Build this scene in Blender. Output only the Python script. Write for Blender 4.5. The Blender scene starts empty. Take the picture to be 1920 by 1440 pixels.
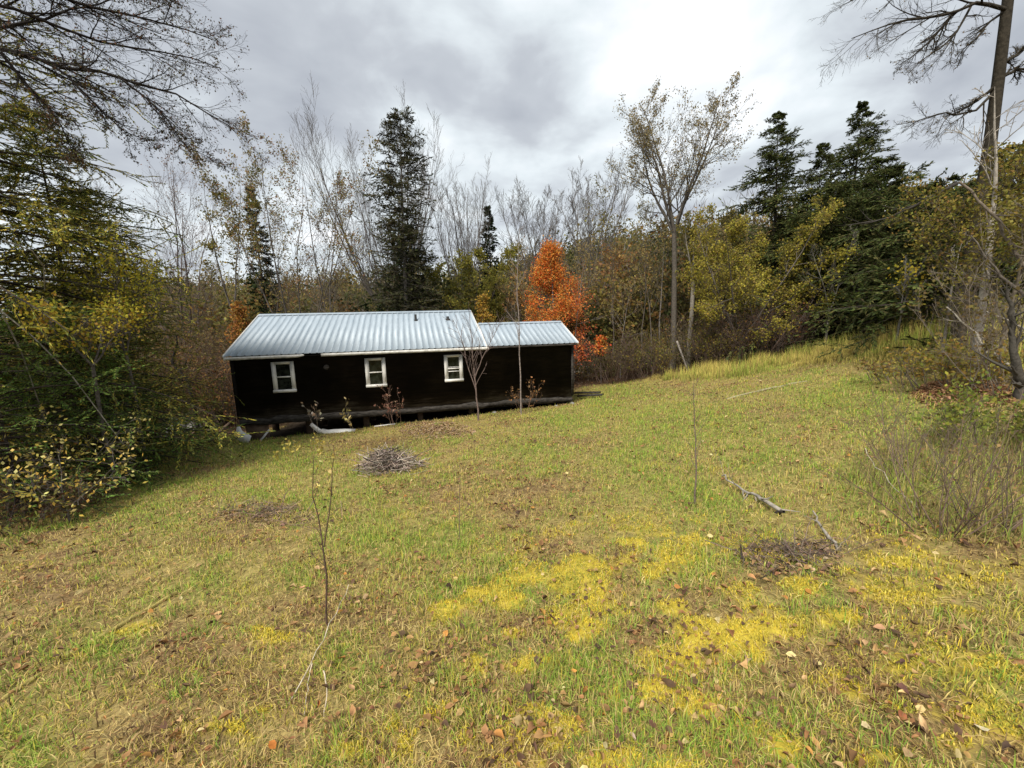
import bpy, math
import numpy as np
from mathutils import Matrix

S = bpy.context.scene
COL = S.collection
RNG = np.random.default_rng(11)

# ------------------------------------------------------------------ camera geometry
FPX = 760.0
TH, RO = math.radians(9.2), math.radians(1.4)
F = np.array([0, math.cos(TH), -math.sin(TH)])
R0 = np.array([1.0, 0, 0]); U0 = np.array([0, math.sin(TH), math.cos(TH)])
RR = math.cos(RO) * R0 - math.sin(RO) * U0
UU = math.sin(RO) * R0 + math.cos(RO) * U0

def ray(px, py):
    return (px - 960) / FPX * RR + (720 - py) / FPX * UU + F
def at(px, py, Y):
    d = ray(px, py); return d * (Y / d[1])
def sp(s, w):
    s = np.asarray(s, float) / w
    return w * (np.log1p(np.exp(-np.abs(s))) + np.maximum(s, 0))
def gz(x, y):
    x = np.asarray(x, float); y = np.asarray(y, float)
    yy = y - sp(y - 20, 1.5)
    xx = x + sp(-(x + 13), 1.5) - sp(x - 40, 4)
    z = -1.55 + .0754 * xx - .1376 * yy + .085 * sp(x - 4, 1.) - .085 * sp(x - 24, 2)
    z = z + .27 * (sp(x - 10, .8) - sp(x - 14, 1.)) * np.clip((19.5 - y) / 7., 0, 1) ** 1.0
    hill = sp(y - 36, 4) - sp(y - 120, 8)
    z = z + hill * (.095 + .07 / (1 + np.exp(-(x - 4) / 6.)) - .05 / (1 + np.exp(-(x - 45) / 8.)))
    return z
def hit(px, py):
    d = ray(px, py); t = .3
    while t < 60:
        p = d * t
        if p[2] < gz(p[0], p[1]):
            lo, hi = t - .05, t
            for _ in range(20):
                m = (lo + hi) / 2; q = d * m
                if q[2] < gz(q[0], q[1]): hi = m
                else: lo = m
            return d * hi
        t += .05
    return d * t

# ------------------------------------------------------------------ noise
def vnoise(x, y, seed=0):
    x = np.asarray(x, float); y = np.asarray(y, float)
    xi = np.floor(x).astype(np.int64); yi = np.floor(y).astype(np.int64)
    fx = x - xi; fy = y - yi
    fx = fx * fx * (3 - 2 * fx); fy = fy * fy * (3 - 2 * fy)
    def h(a, b):
        n = (a * 374761393 + b * 668265263 + seed * 974634551) & 0x7fffffff
        n = ((n ^ (n >> 13)) * 1274126177) & 0x7fffffff
        return ((n ^ (n >> 16)) & 0xffff) / 65535.0
    a = h(xi, yi); b = h(xi + 1, yi); c = h(xi, yi + 1); d = h(xi + 1, yi + 1)
    return (a * (1 - fx) + b * fx) * (1 - fy) + (c * (1 - fx) + d * fx) * fy
def fbm(x, y, seed=0, o=4):
    s = 0; a = .5; t = 0
    for i in range(o):
        s = s + a * vnoise(x * 2 ** i, y * 2 ** i, seed + i * 7); t += a; a *= .55
    return s / t
def bump(x, y):
    r = np.hypot(x, y)
    k = 1 / (1 + (r / 40) ** 2)
    return k * ((fbm(x * .35, y * .35, 3) - .5) * .16 + (fbm(x * 1.6, y * 1.6, 5) - .5) * .07 + (fbm(x * 7, y * 7, 9, 2) - .5) * .02)
def ground(x, y):
    return gz(x, y) + bump(x, y)
def ss(a, b, v):
    t = np.clip((v - a) / (b - a), 0, 1); return t * t * (3 - 2 * t)

# ------------------------------------------------------------------ mesh builder
class MB:
    def __init__(s): s.v = []; s.c = []; s.q = []; s.t = []; s.n = 0; s.qm = []; s.tm = []
    def add(s, V, C, Q=None, T=None, mi=0):
        V = np.asarray(V, np.float32).reshape(-1, 3)
        C = np.asarray(C, np.float32)
        if C.ndim == 1: C = np.tile(C, (len(V), 1))
        if Q is not None and len(Q):
            Q = np.asarray(Q, np.int64).reshape(-1, 4); s.q.append(Q + s.n); s.qm.append(np.full(len(Q), mi))
        if T is not None and len(T):
            T = np.asarray(T, np.int64).reshape(-1, 3); s.t.append(T + s.n); s.tm.append(np.full(len(T), mi))
        s.v.append(V); s.c.append(C); s.n += len(V)
    def box(s, c, ax, size, col=(.5, .5, .5), mi=0):
        """box centred at c, ax = 3 unit axes, size = full lengths"""
        c = np.asarray(c, float); ax = [np.asarray(a, float) for a in ax]
        V = []
        for k in (-.5, .5):
            for j in (-.5, .5):
                for i in (-.5, .5):
                    V.append(c + ax[0] * size[0] * i + ax[1] * size[1] * j + ax[2] * size[2] * k)
        s.add(V, col, Q=[[0, 2, 3, 1], [4, 5, 7, 6], [0, 1, 5, 4], [2, 6, 7, 3], [0, 4, 6, 2], [1, 3, 7, 5]], mi=mi)
    def build(s, name, mats, parent=None, smooth=False, origin=None):
        me = bpy.data.meshes.new(name)
        V = np.concatenate(s.v) if s.v else np.zeros((0, 3), np.float32)
        C = np.concatenate(s.c)
        if origin is not None: V = V - np.asarray(origin, np.float32)
        q = np.concatenate(s.q) if s.q else np.zeros((0, 4), np.int64)
        t = np.concatenate(s.t) if s.t else np.zeros((0, 3), np.int64)
        me.vertices.add(len(V)); me.vertices.foreach_set('co', V.astype(np.float32).ravel())
        idx = np.concatenate([q.ravel(), t.ravel()]).astype(np.int32)
        me.loops.add(len(idx)); me.loops.foreach_set('vertex_index', idx)
        st = np.concatenate([np.arange(len(q)) * 4, len(q) * 4 + np.arange(len(t)) * 3]).astype(np.int32)
        me.polygons.add(len(st)); me.polygons.foreach_set('loop_start', st)
        mi = np.concatenate(s.qm + s.tm).astype(np.int32) if (s.qm or s.tm) else np.zeros(0, np.int32)
        me.polygons.foreach_set('material_index', mi)
        if smooth: me.polygons.foreach_set('use_smooth', np.ones(len(st), bool))
        at_ = me.attributes.new('col', 'FLOAT_COLOR', 'POINT')
        at_.data.foreach_set('color', np.concatenate([C, np.ones((len(C), 1), np.float32)], 1).astype(np.float32).ravel())
        me.update(calc_edges=True); me.validate()
        for m in (mats if isinstance(mats, (list, tuple)) else [mats]): me.materials.append(m)
        o = bpy.data.objects.new(name, me); COL.objects.link(o)
        if parent is not None: o.parent = parent
        elif origin is not None: o.location = origin
        return o

def tubes(mb, P, R, col, sides=5, mi=0):
    """P (n,k,3), R (n,k): n connected tapering tubes; col (3,) or (n,3)"""
    P = np.asarray(P, float); R = np.asarray(R, float)
    if P.ndim == 2: P = P[None]; R = R[None]
    n, k, _ = P.shape
    if n == 0: return
    T = np.gradient(P, axis=1); T /= np.linalg.norm(T, axis=2, keepdims=True) + 1e-9
    avg = P[:, -1] - P[:, 0]; avg /= np.linalg.norm(avg, axis=1, keepdims=True) + 1e-9
    ref = np.where(np.abs(avg[:, 2:3]) > .8, np.array([[1., .1, 0]]), np.array([[.05, 0, 1.]]))[:, None, :]
    A = np.cross(T, ref); A /= np.linalg.norm(A, axis=2, keepdims=True) + 1e-9
    B = np.cross(T, A)
    an = np.arange(sides) * 2 * math.pi / sides
    V = P[:, :, None, :] + R[:, :, None, None] * (A[:, :, None, :] * np.cos(an)[None, None, :, None] + B[:, :, None, :] * np.sin(an)[None, None, :, None])
    I = np.arange(n * k * sides).reshape(n, k, sides)
    a = I[:, :-1, :]; b = np.roll(I, -1, 2)[:, :-1, :]; c = np.roll(I, -1, 2)[:, 1:, :]; d = I[:, 1:, :]
    Q = np.stack([a, d, c, b], -1).reshape(-1, 4)
    col = np.asarray(col, float)
    C = np.tile(col, (n * k * sides, 1)) if col.ndim == 1 else np.repeat(col, k * sides, 0)
    mb.add(V, C, Q=Q, mi=mi)

def unit(v): return v / (np.linalg.norm(v, axis=-1, keepdims=True) + 1e-9)
def rnd_dir(rng, n): return unit(rng.normal(size=(n, 3)))

def grow(rng, P, D, L, R, nseg, wob, trop, taper=.8):
    n = len(P); pts = [P]; d = D
    for i in range(nseg):
        d = unit(d + rng.normal(size=(n, 3)) * wob + np.array([0, 0, 1.]) * trop)
        pts.append(pts[-1] + d * (L / nseg)[:, None])
    t = np.linspace(0, 1, nseg + 1)
    return np.stack(pts, 1), R[:, None] * (1 - taper * t)[None]
def spawn(rng, pts, rad, L, m, t0, ang, ratio, rr, angv=.2, flat=None, t1=1.):
    n, k, _ = pts.shape; k -= 1
    t = t0 + (t1 - t0) * (np.arange(m)[None] + rng.random((n, m))) / m
    f = np.clip(t * k, 0, k - 1e-4); i = f.astype(int); w = f - i
    ii = np.arange(n)[:, None]
    a = pts[ii, i]; b = pts[ii, i + 1]
    P = a * (1 - w)[..., None] + b * w[..., None]
    T = unit(b - a)
    r = rad[ii, i] * (1 - w) + rad[ii, i + 1] * w
    X = rng.normal(size=(n, m, 3))
    if flat is not None: X[..., 2] *= flat
    X = X - (X * T).sum(-1, keepdims=True) * T; X = unit(X)
    an = ang + rng.normal(size=(n, m)) * angv
    D = T * np.cos(an)[..., None] + X * np.sin(an)[..., None]
    LL = (L[:, None] * ratio * (1.05 - .55 * (t - t0) / (1.001 - t0)) * rng.uniform(.6, 1.2, (n, m)))
    return P.reshape(-1, 3), D.reshape(-1, 3), LL.ravel(), (r * rr).ravel()

def leaf_quads(mb, C, l, w, rng, col, flat=0., axis=None, mi=0):
    n = len(C)
    if n == 0: return
    A = rnd_dir(rng, n) if axis is None else unit(axis)
    Nn = rnd_dir(rng, n); Nn[:, 2] = Nn[:, 2] * (1 - flat) + flat * 1.5
    B = unit(np.cross(Nn, A))
    l = np.broadcast_to(l, (n,))[:, None] * rng.uniform(.7, 1.25, (n, 1)); w = np.broadcast_to(w, (n,))[:, None] * rng.uniform(.75, 1.2, (n, 1))
    V = np.stack([C - A * l / 2, C + B * w / 2 - A * l * .05, C + A * l / 2, C - B * w / 2 - A * l * .05], 1)
    mb.add(V, np.repeat(col, 4, 0), Q=np.arange(4 * n).reshape(n, 4), mi=mi)

def jitcol(rng, n, cols, probs=None, v=.18):
    cols = np.asarray(cols, float)
    i = rng.choice(len(cols), n, p=probs)
    return np.clip(cols[i] * (1 + rng.normal(size=(n, 1)) * v) * (1 + rng.normal(size=(n, 3)) * .05), .003, .9)

# ------------------------------------------------------------------ materials
def new_mat(name):
    m = bpy.data.materials.new(name); m.use_nodes = True
    nt = m.node_tree; nt.nodes.clear()
    out = nt.nodes.new('ShaderNodeOutputMaterial')
    return m, nt, out
def N_(nt, t, **kw):
    n = nt.nodes.new(t)
    for k, v in kw.items(): setattr(n, k, v)
    return n
def mat_attr(name, rough=.8, trans=0., nscale=0., namt=0., bumpd=0., spec=.3, metal=0., upn=0.):
    m, nt, out = new_mat(name); L = nt.links.new
    a = N_(nt, 'ShaderNodeAttribute', attribute_name='col')
    col = a.outputs['Color']
    b = N_(nt, 'ShaderNodeBsdfPrincipled')
    b.inputs['Roughness'].default_value = rough; b.inputs['Specular IOR Level'].default_value = spec
    b.inputs['Metallic'].default_value = metal
    if nscale:
        tc = N_(nt, 'ShaderNodeTexCoord')
        no = N_(nt, 'ShaderNodeTexNoise'); no.inputs['Scale'].default_value = nscale; no.inputs['Detail'].default_value = 6; no.inputs['Roughness'].default_value = .65
        L(tc.outputs['Object'], no.inputs['Vector'])
        mr = N_(nt, 'ShaderNodeMapRange'); mr.inputs['From Min'].default_value = .3; mr.inputs['From Max'].default_value = .7
        mr.inputs['To Min'].default_value = 1 - namt; mr.inputs['To Max'].default_value = 1 + namt
        L(no.outputs['Fac'], mr.inputs['Value'])
        mx = N_(nt, 'ShaderNodeVectorMath', operation='SCALE'); L(col, mx.inputs[0]); L(mr.outputs[0], mx.inputs['Scale'])
        col = mx.outputs[0]
        if bumpd:
            bp = N_(nt, 'ShaderNodeBump'); bp.inputs['Strength'].default_value = .8; bp.inputs['Distance'].default_value = bumpd
            L(no.outputs['Fac'], bp.inputs['Height']); L(bp.outputs[0], b.inputs['Normal'])
    L(col, b.inputs['Base Color'])
    if upn:                                            # brightness added by bending blade and needle shading normals upward
        ge = N_(nt, 'ShaderNodeNewGeometry'); s1 = N_(nt, 'ShaderNodeVectorMath', operation='SCALE'); s1.inputs['Scale'].default_value = 1 - upn
        L(ge.outputs['Normal'], s1.inputs[0]); ad = N_(nt, 'ShaderNodeVectorMath', operation='ADD'); L(s1.outputs[0], ad.inputs[0]); ad.inputs[1].default_value = (0, 0, upn)
        nm = N_(nt, 'ShaderNodeVectorMath', operation='NORMALIZE'); L(ad.outputs[0], nm.inputs[0]); L(nm.outputs[0], b.inputs['Normal'])
    if trans:
        tr = N_(nt, 'ShaderNodeBsdfTranslucent'); L(col, tr.inputs['Color'])
        ms = N_(nt, 'ShaderNodeMixShader'); ms.inputs[0].default_value = trans
        L(b.outputs[0], ms.inputs[1]); L(tr.outputs[0], ms.inputs[2]); L(ms.outputs[0], out.inputs[0])
    else: L(b.outputs[0], out.inputs[0])
    return m
M_LEAF = mat_attr('foliage', .65, .4, spec=.15)
M_GRASS = mat_attr('grass_blades', .7, .25, spec=.12, upn=.62)
M_NEEDLE = mat_attr('needles', .75, .3, spec=.06, upn=.25)
M_BARK = mat_attr('bark', .9, 0, 14., .5, .02, spec=.15)
M_TWIG = mat_attr('twigs', .9, 0, spec=.15)
M_GROUND = mat_attr('soil_and_thatch', .95, 0, 9., .45, .03, spec=.1)
M_WOOD = mat_attr('weathered_wood', .85, 0, 6., .35, .004, spec=.2)
M_LITTER = mat_attr('dry_leaves', .75, .12, 30., .25, spec=.25)

def mat_siding():
    m, nt, out = new_mat('dark_stained_siding'); L = nt.links.new
    tc = N_(nt, 'ShaderNodeTexCoord'); mp = N_(nt, 'ShaderNodeMapping'); mp.inputs['Scale'].default_value = (.9, 8, 7)
    L(tc.outputs['Object'], mp.inputs[0])
    n1 = N_(nt, 'ShaderNodeTexNoise'); n1.inputs['Scale'].default_value = 1.6; n1.inputs['Detail'].default_value = 7; n1.inputs['Roughness'].default_value = .7
    L(mp.outputs[0], n1.inputs['Vector'])
    n2 = N_(nt, 'ShaderNodeTexNoise'); n2.inputs['Scale'].default_value = .9; n2.inputs['Detail'].default_value = 4
    L(tc.outputs['Object'], n2.inputs['Vector'])
    # weathering increases toward the bottom boards
    sx = N_(nt, 'ShaderNodeSeparateXYZ'); L(tc.outputs['Object'], sx.inputs[0])
    mr = N_(nt, 'ShaderNodeMapRange'); mr.inputs['From Min'].default_value = .75; mr.inputs['From Max'].default_value = .1
    mr.inputs['To Min'].default_value = 0.; mr.inputs['To Max'].default_value = .75; L(sx.outputs['Z'], mr.inputs['Value'])
    mu = N_(nt, 'ShaderNodeMath', operation='MULTIPLY'); L(n2.outputs['Fac'], mu.inputs[0]); L(n1.outputs['Fac'], mu.inputs[1])
    ad = N_(nt, 'ShaderNodeMath', operation='MULTIPLY_ADD'); L(mr.outputs[0], ad.inputs[0]); L(n1.outputs['Fac'], ad.inputs[1]); L(mu.outputs[0], ad.inputs[2])
    cr = N_(nt, 'ShaderNodeValToRGB'); L(ad.outputs[0], cr.inputs[0])
    e = cr.color_ramp.elements
    e[0].position = .2; e[0].color = (.006, .005, .0045, 1)
    e[1].position = .42; e[1].color = (.021, .016, .0135, 1)
    x = e.new(.62); x.color = (.085, .075, .07, 1)
    b = N_(nt, 'ShaderNodeBsdfPrincipled'); b.inputs['Roughness'].default_value = .75; b.inputs['Specular IOR Level'].default_value = .12
    L(cr.outputs[0], b.inputs['Base Color'])
    bp = N_(nt, 'ShaderNodeBump'); bp.inputs['Distance'].default_value = .004; bp.inputs['Strength'].default_value = .7
    L(n1.outputs['Fac'], bp.inputs['Height']); L(bp.outputs[0], b.inputs['Normal'])
    L(b.outputs[0], out.inputs[0]); return m
def mat_simple(name, c0, c1, scale, rough=.6, metal=0., stretch=(1, 1, 1), spec=.3, bumpd=0.):
    m, nt, out = new_mat(name); L = nt.links.new
    tc = N_(nt, 'ShaderNodeTexCoord'); mp = N_(nt, 'ShaderNodeMapping'); mp.inputs['Scale'].default_value = stretch
    L(tc.outputs['Object'], mp.inputs[0])
    n1 = N_(nt, 'ShaderNodeTexNoise'); n1.inputs['Scale'].default_value = scale; n1.inputs['Detail'].default_value = 7; n1.inputs['Roughness'].default_value = .65
    L(mp.outputs[0], n1.inputs['Vector'])
    cr = N_(nt, 'ShaderNodeValToRGB'); L(n1.outputs['Fac'], cr.inputs[0])
    e = cr.color_ramp.elements; e[0].position = .32; e[0].color = (*c0, 1); e[1].position = .66; e[1].color = (*c1, 1)
    b = N_(nt, 'ShaderNodeBsdfPrincipled'); b.inputs['Roughness'].default_value = rough; b.inputs['Metallic'].default_value = metal
    b.inputs['Specular IOR Level'].default_value = spec
    L(cr.outputs[0], b.inputs['Base Color'])
    if bumpd:
        bp = N_(nt, 'ShaderNodeBump'); bp.inputs['Distance'].default_value = bumpd
        L(n1.outputs['Fac'], bp.inputs['Height']); L(bp.outputs[0], b.inputs['Normal'])
    L(b.outputs[0], out.inputs[0]); return m
M_SIDING = mat_siding()
M_ROOF = mat_simple('galvanised_metal', (.29, .35, .41), (.39, .455, .52), 2.2, .5, .1, (2.2, .3, .3), .35)
M_ROOFRIB_SHADE = mat_simple('galvanised_rib_shade', (.24, .30, .36), (.34, .40, .46), 2., .55, .1)  # darker copy of the roof metal, painting in the shade of the ribs
M_WHITE = mat_simple('peeling_white_paint', (.42, .41, .38), (.74, .73, .70), 7., .6, 0, (1, 1, 1), .3, .003)
M_WHITE2 = mat_simple('white_vinyl', (.62, .61, .58), (.82, .81, .78), 4., .5)
M_GREYWOOD = mat_simple('grey_sill_wood', (.010, .009, .008), (.085, .077, .07), 4.5, .9, 0, (1.1, 4, 5), .1, .006)
M_DARK = mat_simple('dark_void_wood', (.008, .007, .006), (.02, .017, .014), 4., .9)
M_STONE = mat_simple('rough_stone', (.10, .10, .095), (.30, .29, .28), 5., .9, 0, (1, 1, 1), .2, .02)
M_PIPE = mat_simple('black_rubber_pipe', (.012, .012, .013), (.03, .03, .03), 6., .6)
M_PLY = mat_simple('bare_plywood', (.07, .045, .03), (.16, .11, .075), 4., .85, 0, (1, 6, 1))
def mat_glass():
    m, nt, out = new_mat('dark_window_glass'); L = nt.links.new
    tc = N_(nt, 'ShaderNodeTexCoord'); n1 = N_(nt, 'ShaderNodeTexNoise'); n1.inputs['Scale'].default_value = 5; L(tc.outputs['Object'], n1.inputs['Vector'])
    cr = N_(nt, 'ShaderNodeValToRGB'); L(n1.outputs['Fac'], cr.inputs[0])
    cr.color_ramp.elements[0].position = .4; cr.color_ramp.elements[0].color = (.004, .005, .004, 1)
    cr.color_ramp.elements[1].position = .75; cr.color_ramp.elements[1].color = (.035, .04, .03, 1)
    b = N_(nt, 'ShaderNodeBsdfPrincipled'); b.inputs['Roughness'].default_value = .08; b.inputs['Specular IOR Level'].default_value = .4
    L(cr.outputs[0], b.inputs['Base Color']); L(b.outputs[0], out.inputs[0]); return m
M_GLASS = mat_glass()

# ------------------------------------------------------------------ tags
def tag(o, label=None, cat=None, group=None, kind=None):
    if label: o['label'] = label
    if cat: o['category'] = cat
    if group: o['group'] = group
    if kind: o['kind'] = kind
    return o
def empty(name, loc, label, cat, group=None):
    o = bpy.data.objects.new(name, None); o.empty_display_size = .2
    COL.objects.link(o); o.location = [float(a) for a in loc]
    return tag(o, label, cat, group)
def copy_tree(o, parent=None):
    c = o.copy(); COL.objects.link(c)
    if parent is not None: c.parent = parent
    for ch in list(o.children): copy_tree(ch, c)
    return c

# ------------------------------------------------------------------ clearing mask
CLEAR = np.array([[-3.2, -3], [-5.6, 2.2], [-6.6, 4.6], [-8.1, 7.0], [-9.6, 10.0], [-12.5, 13.2], [-14.5, 16.2], [-11, 18.6],
                  [-4, 21.3], [3.6, 22.2], [8, 22.2], [11.5, 20.6], [15.2, 19.6], [15.2, 14], [13.5, 9.5], [8.6, 6.0], [5.2, 4.1], [4.0, 2.6], [4.2, -3]])
def sdist(x, y, poly=CLEAR):
    """signed distance to polygon, positive inside"""
    x = np.asarray(x, float); y = np.asarray(y, float)
    d = np.full(x.shape, 1e9); ins = np.zeros(x.shape, bool)
    n = len(poly)
    for i in range(n):
        ax, ay = poly[i]; bx, by = poly[(i + 1) % n]
        ex, ey = bx - ax, by - ay
        t = np.clip(((x - ax) * ex + (y - ay) * ey) / (ex * ex + ey * ey), 0, 1)
        d = np.minimum(d, np.hypot(x - ax - t * ex, y - ay - t * ey))
        c = ((ay > y) != (by > y)) & (x < (bx - ax) * (y - ay) / (by - ay + 1e-12) + ax)
        ins ^= c
    return np.where(ins, d, -d)
# yellow moss patches (pixel centre, radius along x in px, radius along y in px)
MOSS = [(930, 1112, 75, 32), (1000, 1085, 50, 22), (1075, 1058, 70, 22), (1100, 1175, 60, 24), (1255, 1140, 40, 18), (1330, 1185, 95, 34), (1400, 1215, 70, 26),
        (1500, 1110, 70, 26), (1560, 1165, 60, 26), (990, 1235, 50, 20), (960, 1180, 40, 18), (1290, 1235, 60, 36), (780, 1335, 70, 45), (1005, 1330, 45, 28),
        (1310, 1330, 45, 26), (1470, 1405, 55, 32), (1660, 1425, 80, 20), (1700, 1062, 60, 18), (1295, 1055, 40, 16), (1270, 1025, 80, 20), (1180, 1020, 60, 14),
        (840, 1140, 50, 20), (870, 1240, 50, 25), (1800, 1150, 60, 20), (420, 1365, 60, 20), (500, 1330, 40, 16), (250, 1170, 30, 12), (500, 1180, 40, 16), (1450, 1180, 70, 24), (1220, 1290, 40, 20), (640, 1400, 40, 22), (1120, 1110, 50, 20), (1840, 1250, 50, 24), (1600, 1300, 50, 26)]
MP = []
for (px, py, rx, ry) in MOSS:
    c = hit(px, py); ax_ = hit(px + rx, py) - c; ay_ = hit(px, py - ry) - c
    MP.append((c[:2], ax_[:2], ay_[:2]))
def moss_mask(x, y):
    m = np.full(np.shape(x), -9.)
    for c, a, b in MP:
        det = a[0] * b[1] - a[1] * b[0]
        dx = x - c[0]; dy = y - c[1]
        u = (dx * b[1] - dy * b[0]) / det; v = (a[0] * dy - a[1] * dx) / det
        m = np.maximum(m, 1 - (u * u + v * v))
    n = fbm(x * 6, y * 6, 31, 3); n2 = fbm(x * 2.2 + 4, y * 2.2, 37, 3)
    core = np.clip(ss(.0, .9, m + (n - .55) * 2.4), 0, 1) * (m > -1.0)
    a = np.degrees(np.arctan2(x, y)); rr = np.hypot(x, y)
    zone = ss(-12, 10, a) * ss(4.6, 2.6, rr)
    soft = np.maximum(.75 * ss(-3.2, .4, m), .8 * zone) * ss(.36, .58, n2) * ss(.36, .60, n)
    return np.maximum(core, soft)
def px_mask(x, y, px, py, rx, ry):
    c = hit(px, py); a = (hit(px + rx, py) - c)[:2]; b = (hit(px, py - ry) - c)[:2]
    det = a[0] * b[1] - a[1] * b[0]; dx = x - c[0]; dy = y - c[1]
    u = (dx * b[1] - dy * b[0]) / det; v = (a[0] * dy - a[1] * dx) / det
    return np.exp(-(u * u + v * v) * 1.2)
GREENS = [(1180, 735, 130, 20), (1350, 790, 160, 40), (1750, 800, 120, 60), (1050, 790, 120, 25), (560, 870, 90, 22), (950, 1060, 80, 26), (1250, 790, 170, 40), (1000, 845, 120, 30), (1650, 770, 150, 50), (700, 1010, 120, 40), (1450, 860, 110, 40), (300, 960, 110, 40), (900, 1180, 60, 30), (1100, 1330, 70, 30), (700, 1290, 60, 30), (1650, 900, 130, 70), (390, 1090, 60, 30), (40, 1400, 110, 60), (210, 1200, 90, 40), (840, 1010, 160, 50), (1130, 760, 90, 30), (1350, 960, 120, 45), (480, 840, 110, 25), (640, 1230, 50, 40), (1250, 1210, 50, 25), (1450, 1330, 90, 40), (1200, 850, 130, 60), (1550, 760, 120, 40), (230, 850, 90, 30), (1880, 1290, 60, 50), (1350, 1400, 100, 50), (600, 950, 80, 30)]
BROWNS = [(1250, 870, 80, 20), (620, 1060, 90, 20), (1380, 1010, 70, 20), (700, 1400, 90, 30), (500, 1290, 100, 30), (1560, 1240, 70, 26), (1650, 1010, 80, 24), (1000, 960, 110, 16), (760, 930, 90, 16), (820, 812, 60, 12), (450, 975, 110, 25), (980, 900, 140, 40), (330, 1230, 130, 70), (300, 1380, 120, 50), (1000, 1020, 100, 25), (1450, 1080, 110, 34), (1300, 1120, 80, 18), (1700, 1330, 100, 70), (1780, 1200, 90, 30), (1150, 1260, 90, 40), (600, 1130, 90, 40), (930, 1280, 90, 50), (400, 1010, 90, 20), (100, 1100, 130, 50), (720, 1150, 80, 40), (1060, 830, 120, 20), (1800, 740, 100, 25), (1850, 1030, 80, 30), (1150, 1390, 90, 40), (850, 1420, 90, 30)]
def tone(x, y):
    """-> green, brown weights 0..1"""
    g = fbm(x * .5, y * .5, 51) * .6 + fbm(x * 2.2, y * 2.2, 57) * .4
    b = fbm(x * .55 + 9, y * .55, 71) * .6 + fbm(x * 2.6, y * 2.6, 77) * .4
    G = ss(.45, .72, g); B = ss(.45, .72, b)
    for a in GREENS: G = np.maximum(G, px_mask(x, y, *a) * 1.0)
    for a in BROWNS: B = np.maximum(B, px_mask(x, y, *a) * .9)
    return G, B * (1 - .5 * G)

# ------------------------------------------------------------------ ground
HA = math.radians(13.0)
DX = np.array([math.cos(HA), math.sin(HA), 0]); NY = np.array([-math.sin(HA), math.cos(HA), 0]); ZZ = np.array([0, 0, 1.])
HC = at(435, 673, 14.2)            # top front left corner of the wall
def under_house(x, y, m=0.):
    u = (x - HC[0]) * DX[0] + (y - HC[1]) * DX[1]; v = (x - HC[0]) * NY[0] + (y - HC[1]) * NY[1]
    return (u > -m) & (u < 12.7 + m) & (v > -m) & (v < 6.2 + m)

def make_ground():
    rings = np.concatenate([[0.0], np.geomspace(.25, 900, 420)])
    na = 560
    an = np.linspace(0, 2 * math.pi, na, endpoint=False)
    r, a = np.meshgrid(rings[1:], an, indexing='ij')
    x = (r * np.sin(a)).ravel(); y = (r * np.cos(a)).ravel()
    x = np.concatenate([[0], x]); y = np.concatenate([[0], y])
    far = np.minimum(1, 300 / np.maximum(np.hypot(x, y), 1))
    z = ground(x, y)
    mm = moss_mask(x, y) * (np.hypot(x, y) < 9)
    z = z + mm * .015
    G, B = tone(x, y)
    sd = sdist(x, y) + (fbm(x * .8, y * .8, 15) - .5) * 1.6
    straw = np.array([.27, .21, .08]); green = np.array([.17, .19, .04]); brown = np.array([.19, .12, .07]); yel = np.array([.42, .33, .045])
    litter = np.array([.060, .036, .022])
    c = straw[None] * np.ones((len(x), 1))
    c = c * (1 - .7 * G[:, None]) + green * .7 * G[:, None]
    c = c * (1 - .8 * B[:, None]) + brown * .8 * B[:, None]
    c = c * (1 - mm[:, None]) + yel * mm[:, None]
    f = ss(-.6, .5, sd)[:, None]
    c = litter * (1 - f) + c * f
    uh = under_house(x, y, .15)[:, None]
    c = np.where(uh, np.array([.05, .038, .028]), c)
    n = len(rings) - 1
    I = 1 + np.arange(n * na).reshape(n, na); J = np.roll(I, -1, 1)
    Q = np.stack([I[:-1], I[1:], J[1:], J[:-1]], -1).reshape(-1, 4)
    T = np.stack([np.zeros(na, int), I[0], J[0]], -1)
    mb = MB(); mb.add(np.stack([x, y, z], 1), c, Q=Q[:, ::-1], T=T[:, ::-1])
    tag(mb.build('ground', M_GROUND, smooth=True), kind='structure')
make_ground()

# ------------------------------------------------------------------ grass
def blades(mb, x, y, h, w, col, rng, lean=.6, z=None):
    n = len(x)
    z = ground(x, y) - .004 if z is None else z
    az = rng.uniform(0, 2 * math.pi, n); d = np.stack([np.cos(az), np.sin(az), 0 * az], 1)
    az2 = az + math.pi / 2 + rng.normal(size=n) * .5; s = np.stack([np.cos(az2), np.sin(az2), 0 * az], 1)
    le = np.abs(rng.normal(size=n)) * lean
    p0 = np.stack([x, y, z], 1)
    up = np.array([0, 0, 1.])
    k = 1 / np.sqrt(1 + le ** 2)
    p1 = p0 + (up * .55 + d * (le * .35)[:, None]) * (h * k)[:, None]
    p2 = p0 + (up * (1 - .25 * np.minimum(le, 1.5))[:, None] + d * (le * 1.0)[:, None]) * (h * k)[:, None]
    W = w[:, None]
    V = np.stack([p0 - s * W / 2, p0 + s * W / 2, p1 + s * W * .4, p1 - s * W * .4, p2], 1)
    I = np.arange(n)[:, None] * 5
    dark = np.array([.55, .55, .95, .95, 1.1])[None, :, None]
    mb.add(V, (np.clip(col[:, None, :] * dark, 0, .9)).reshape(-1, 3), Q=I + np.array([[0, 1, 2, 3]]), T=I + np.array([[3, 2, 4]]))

def scatter_polar(rng, n, r0, r1, p, a0=-75, a1=75):
    u = rng.random(n); e = 2 - p
    r = (r0 ** e + u * (r1 ** e - r0 ** e)) ** (1 / e)
    a = np.radians(rng.uniform(a0, a1, n))
    return r * np.sin(a), r * np.cos(a)

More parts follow.
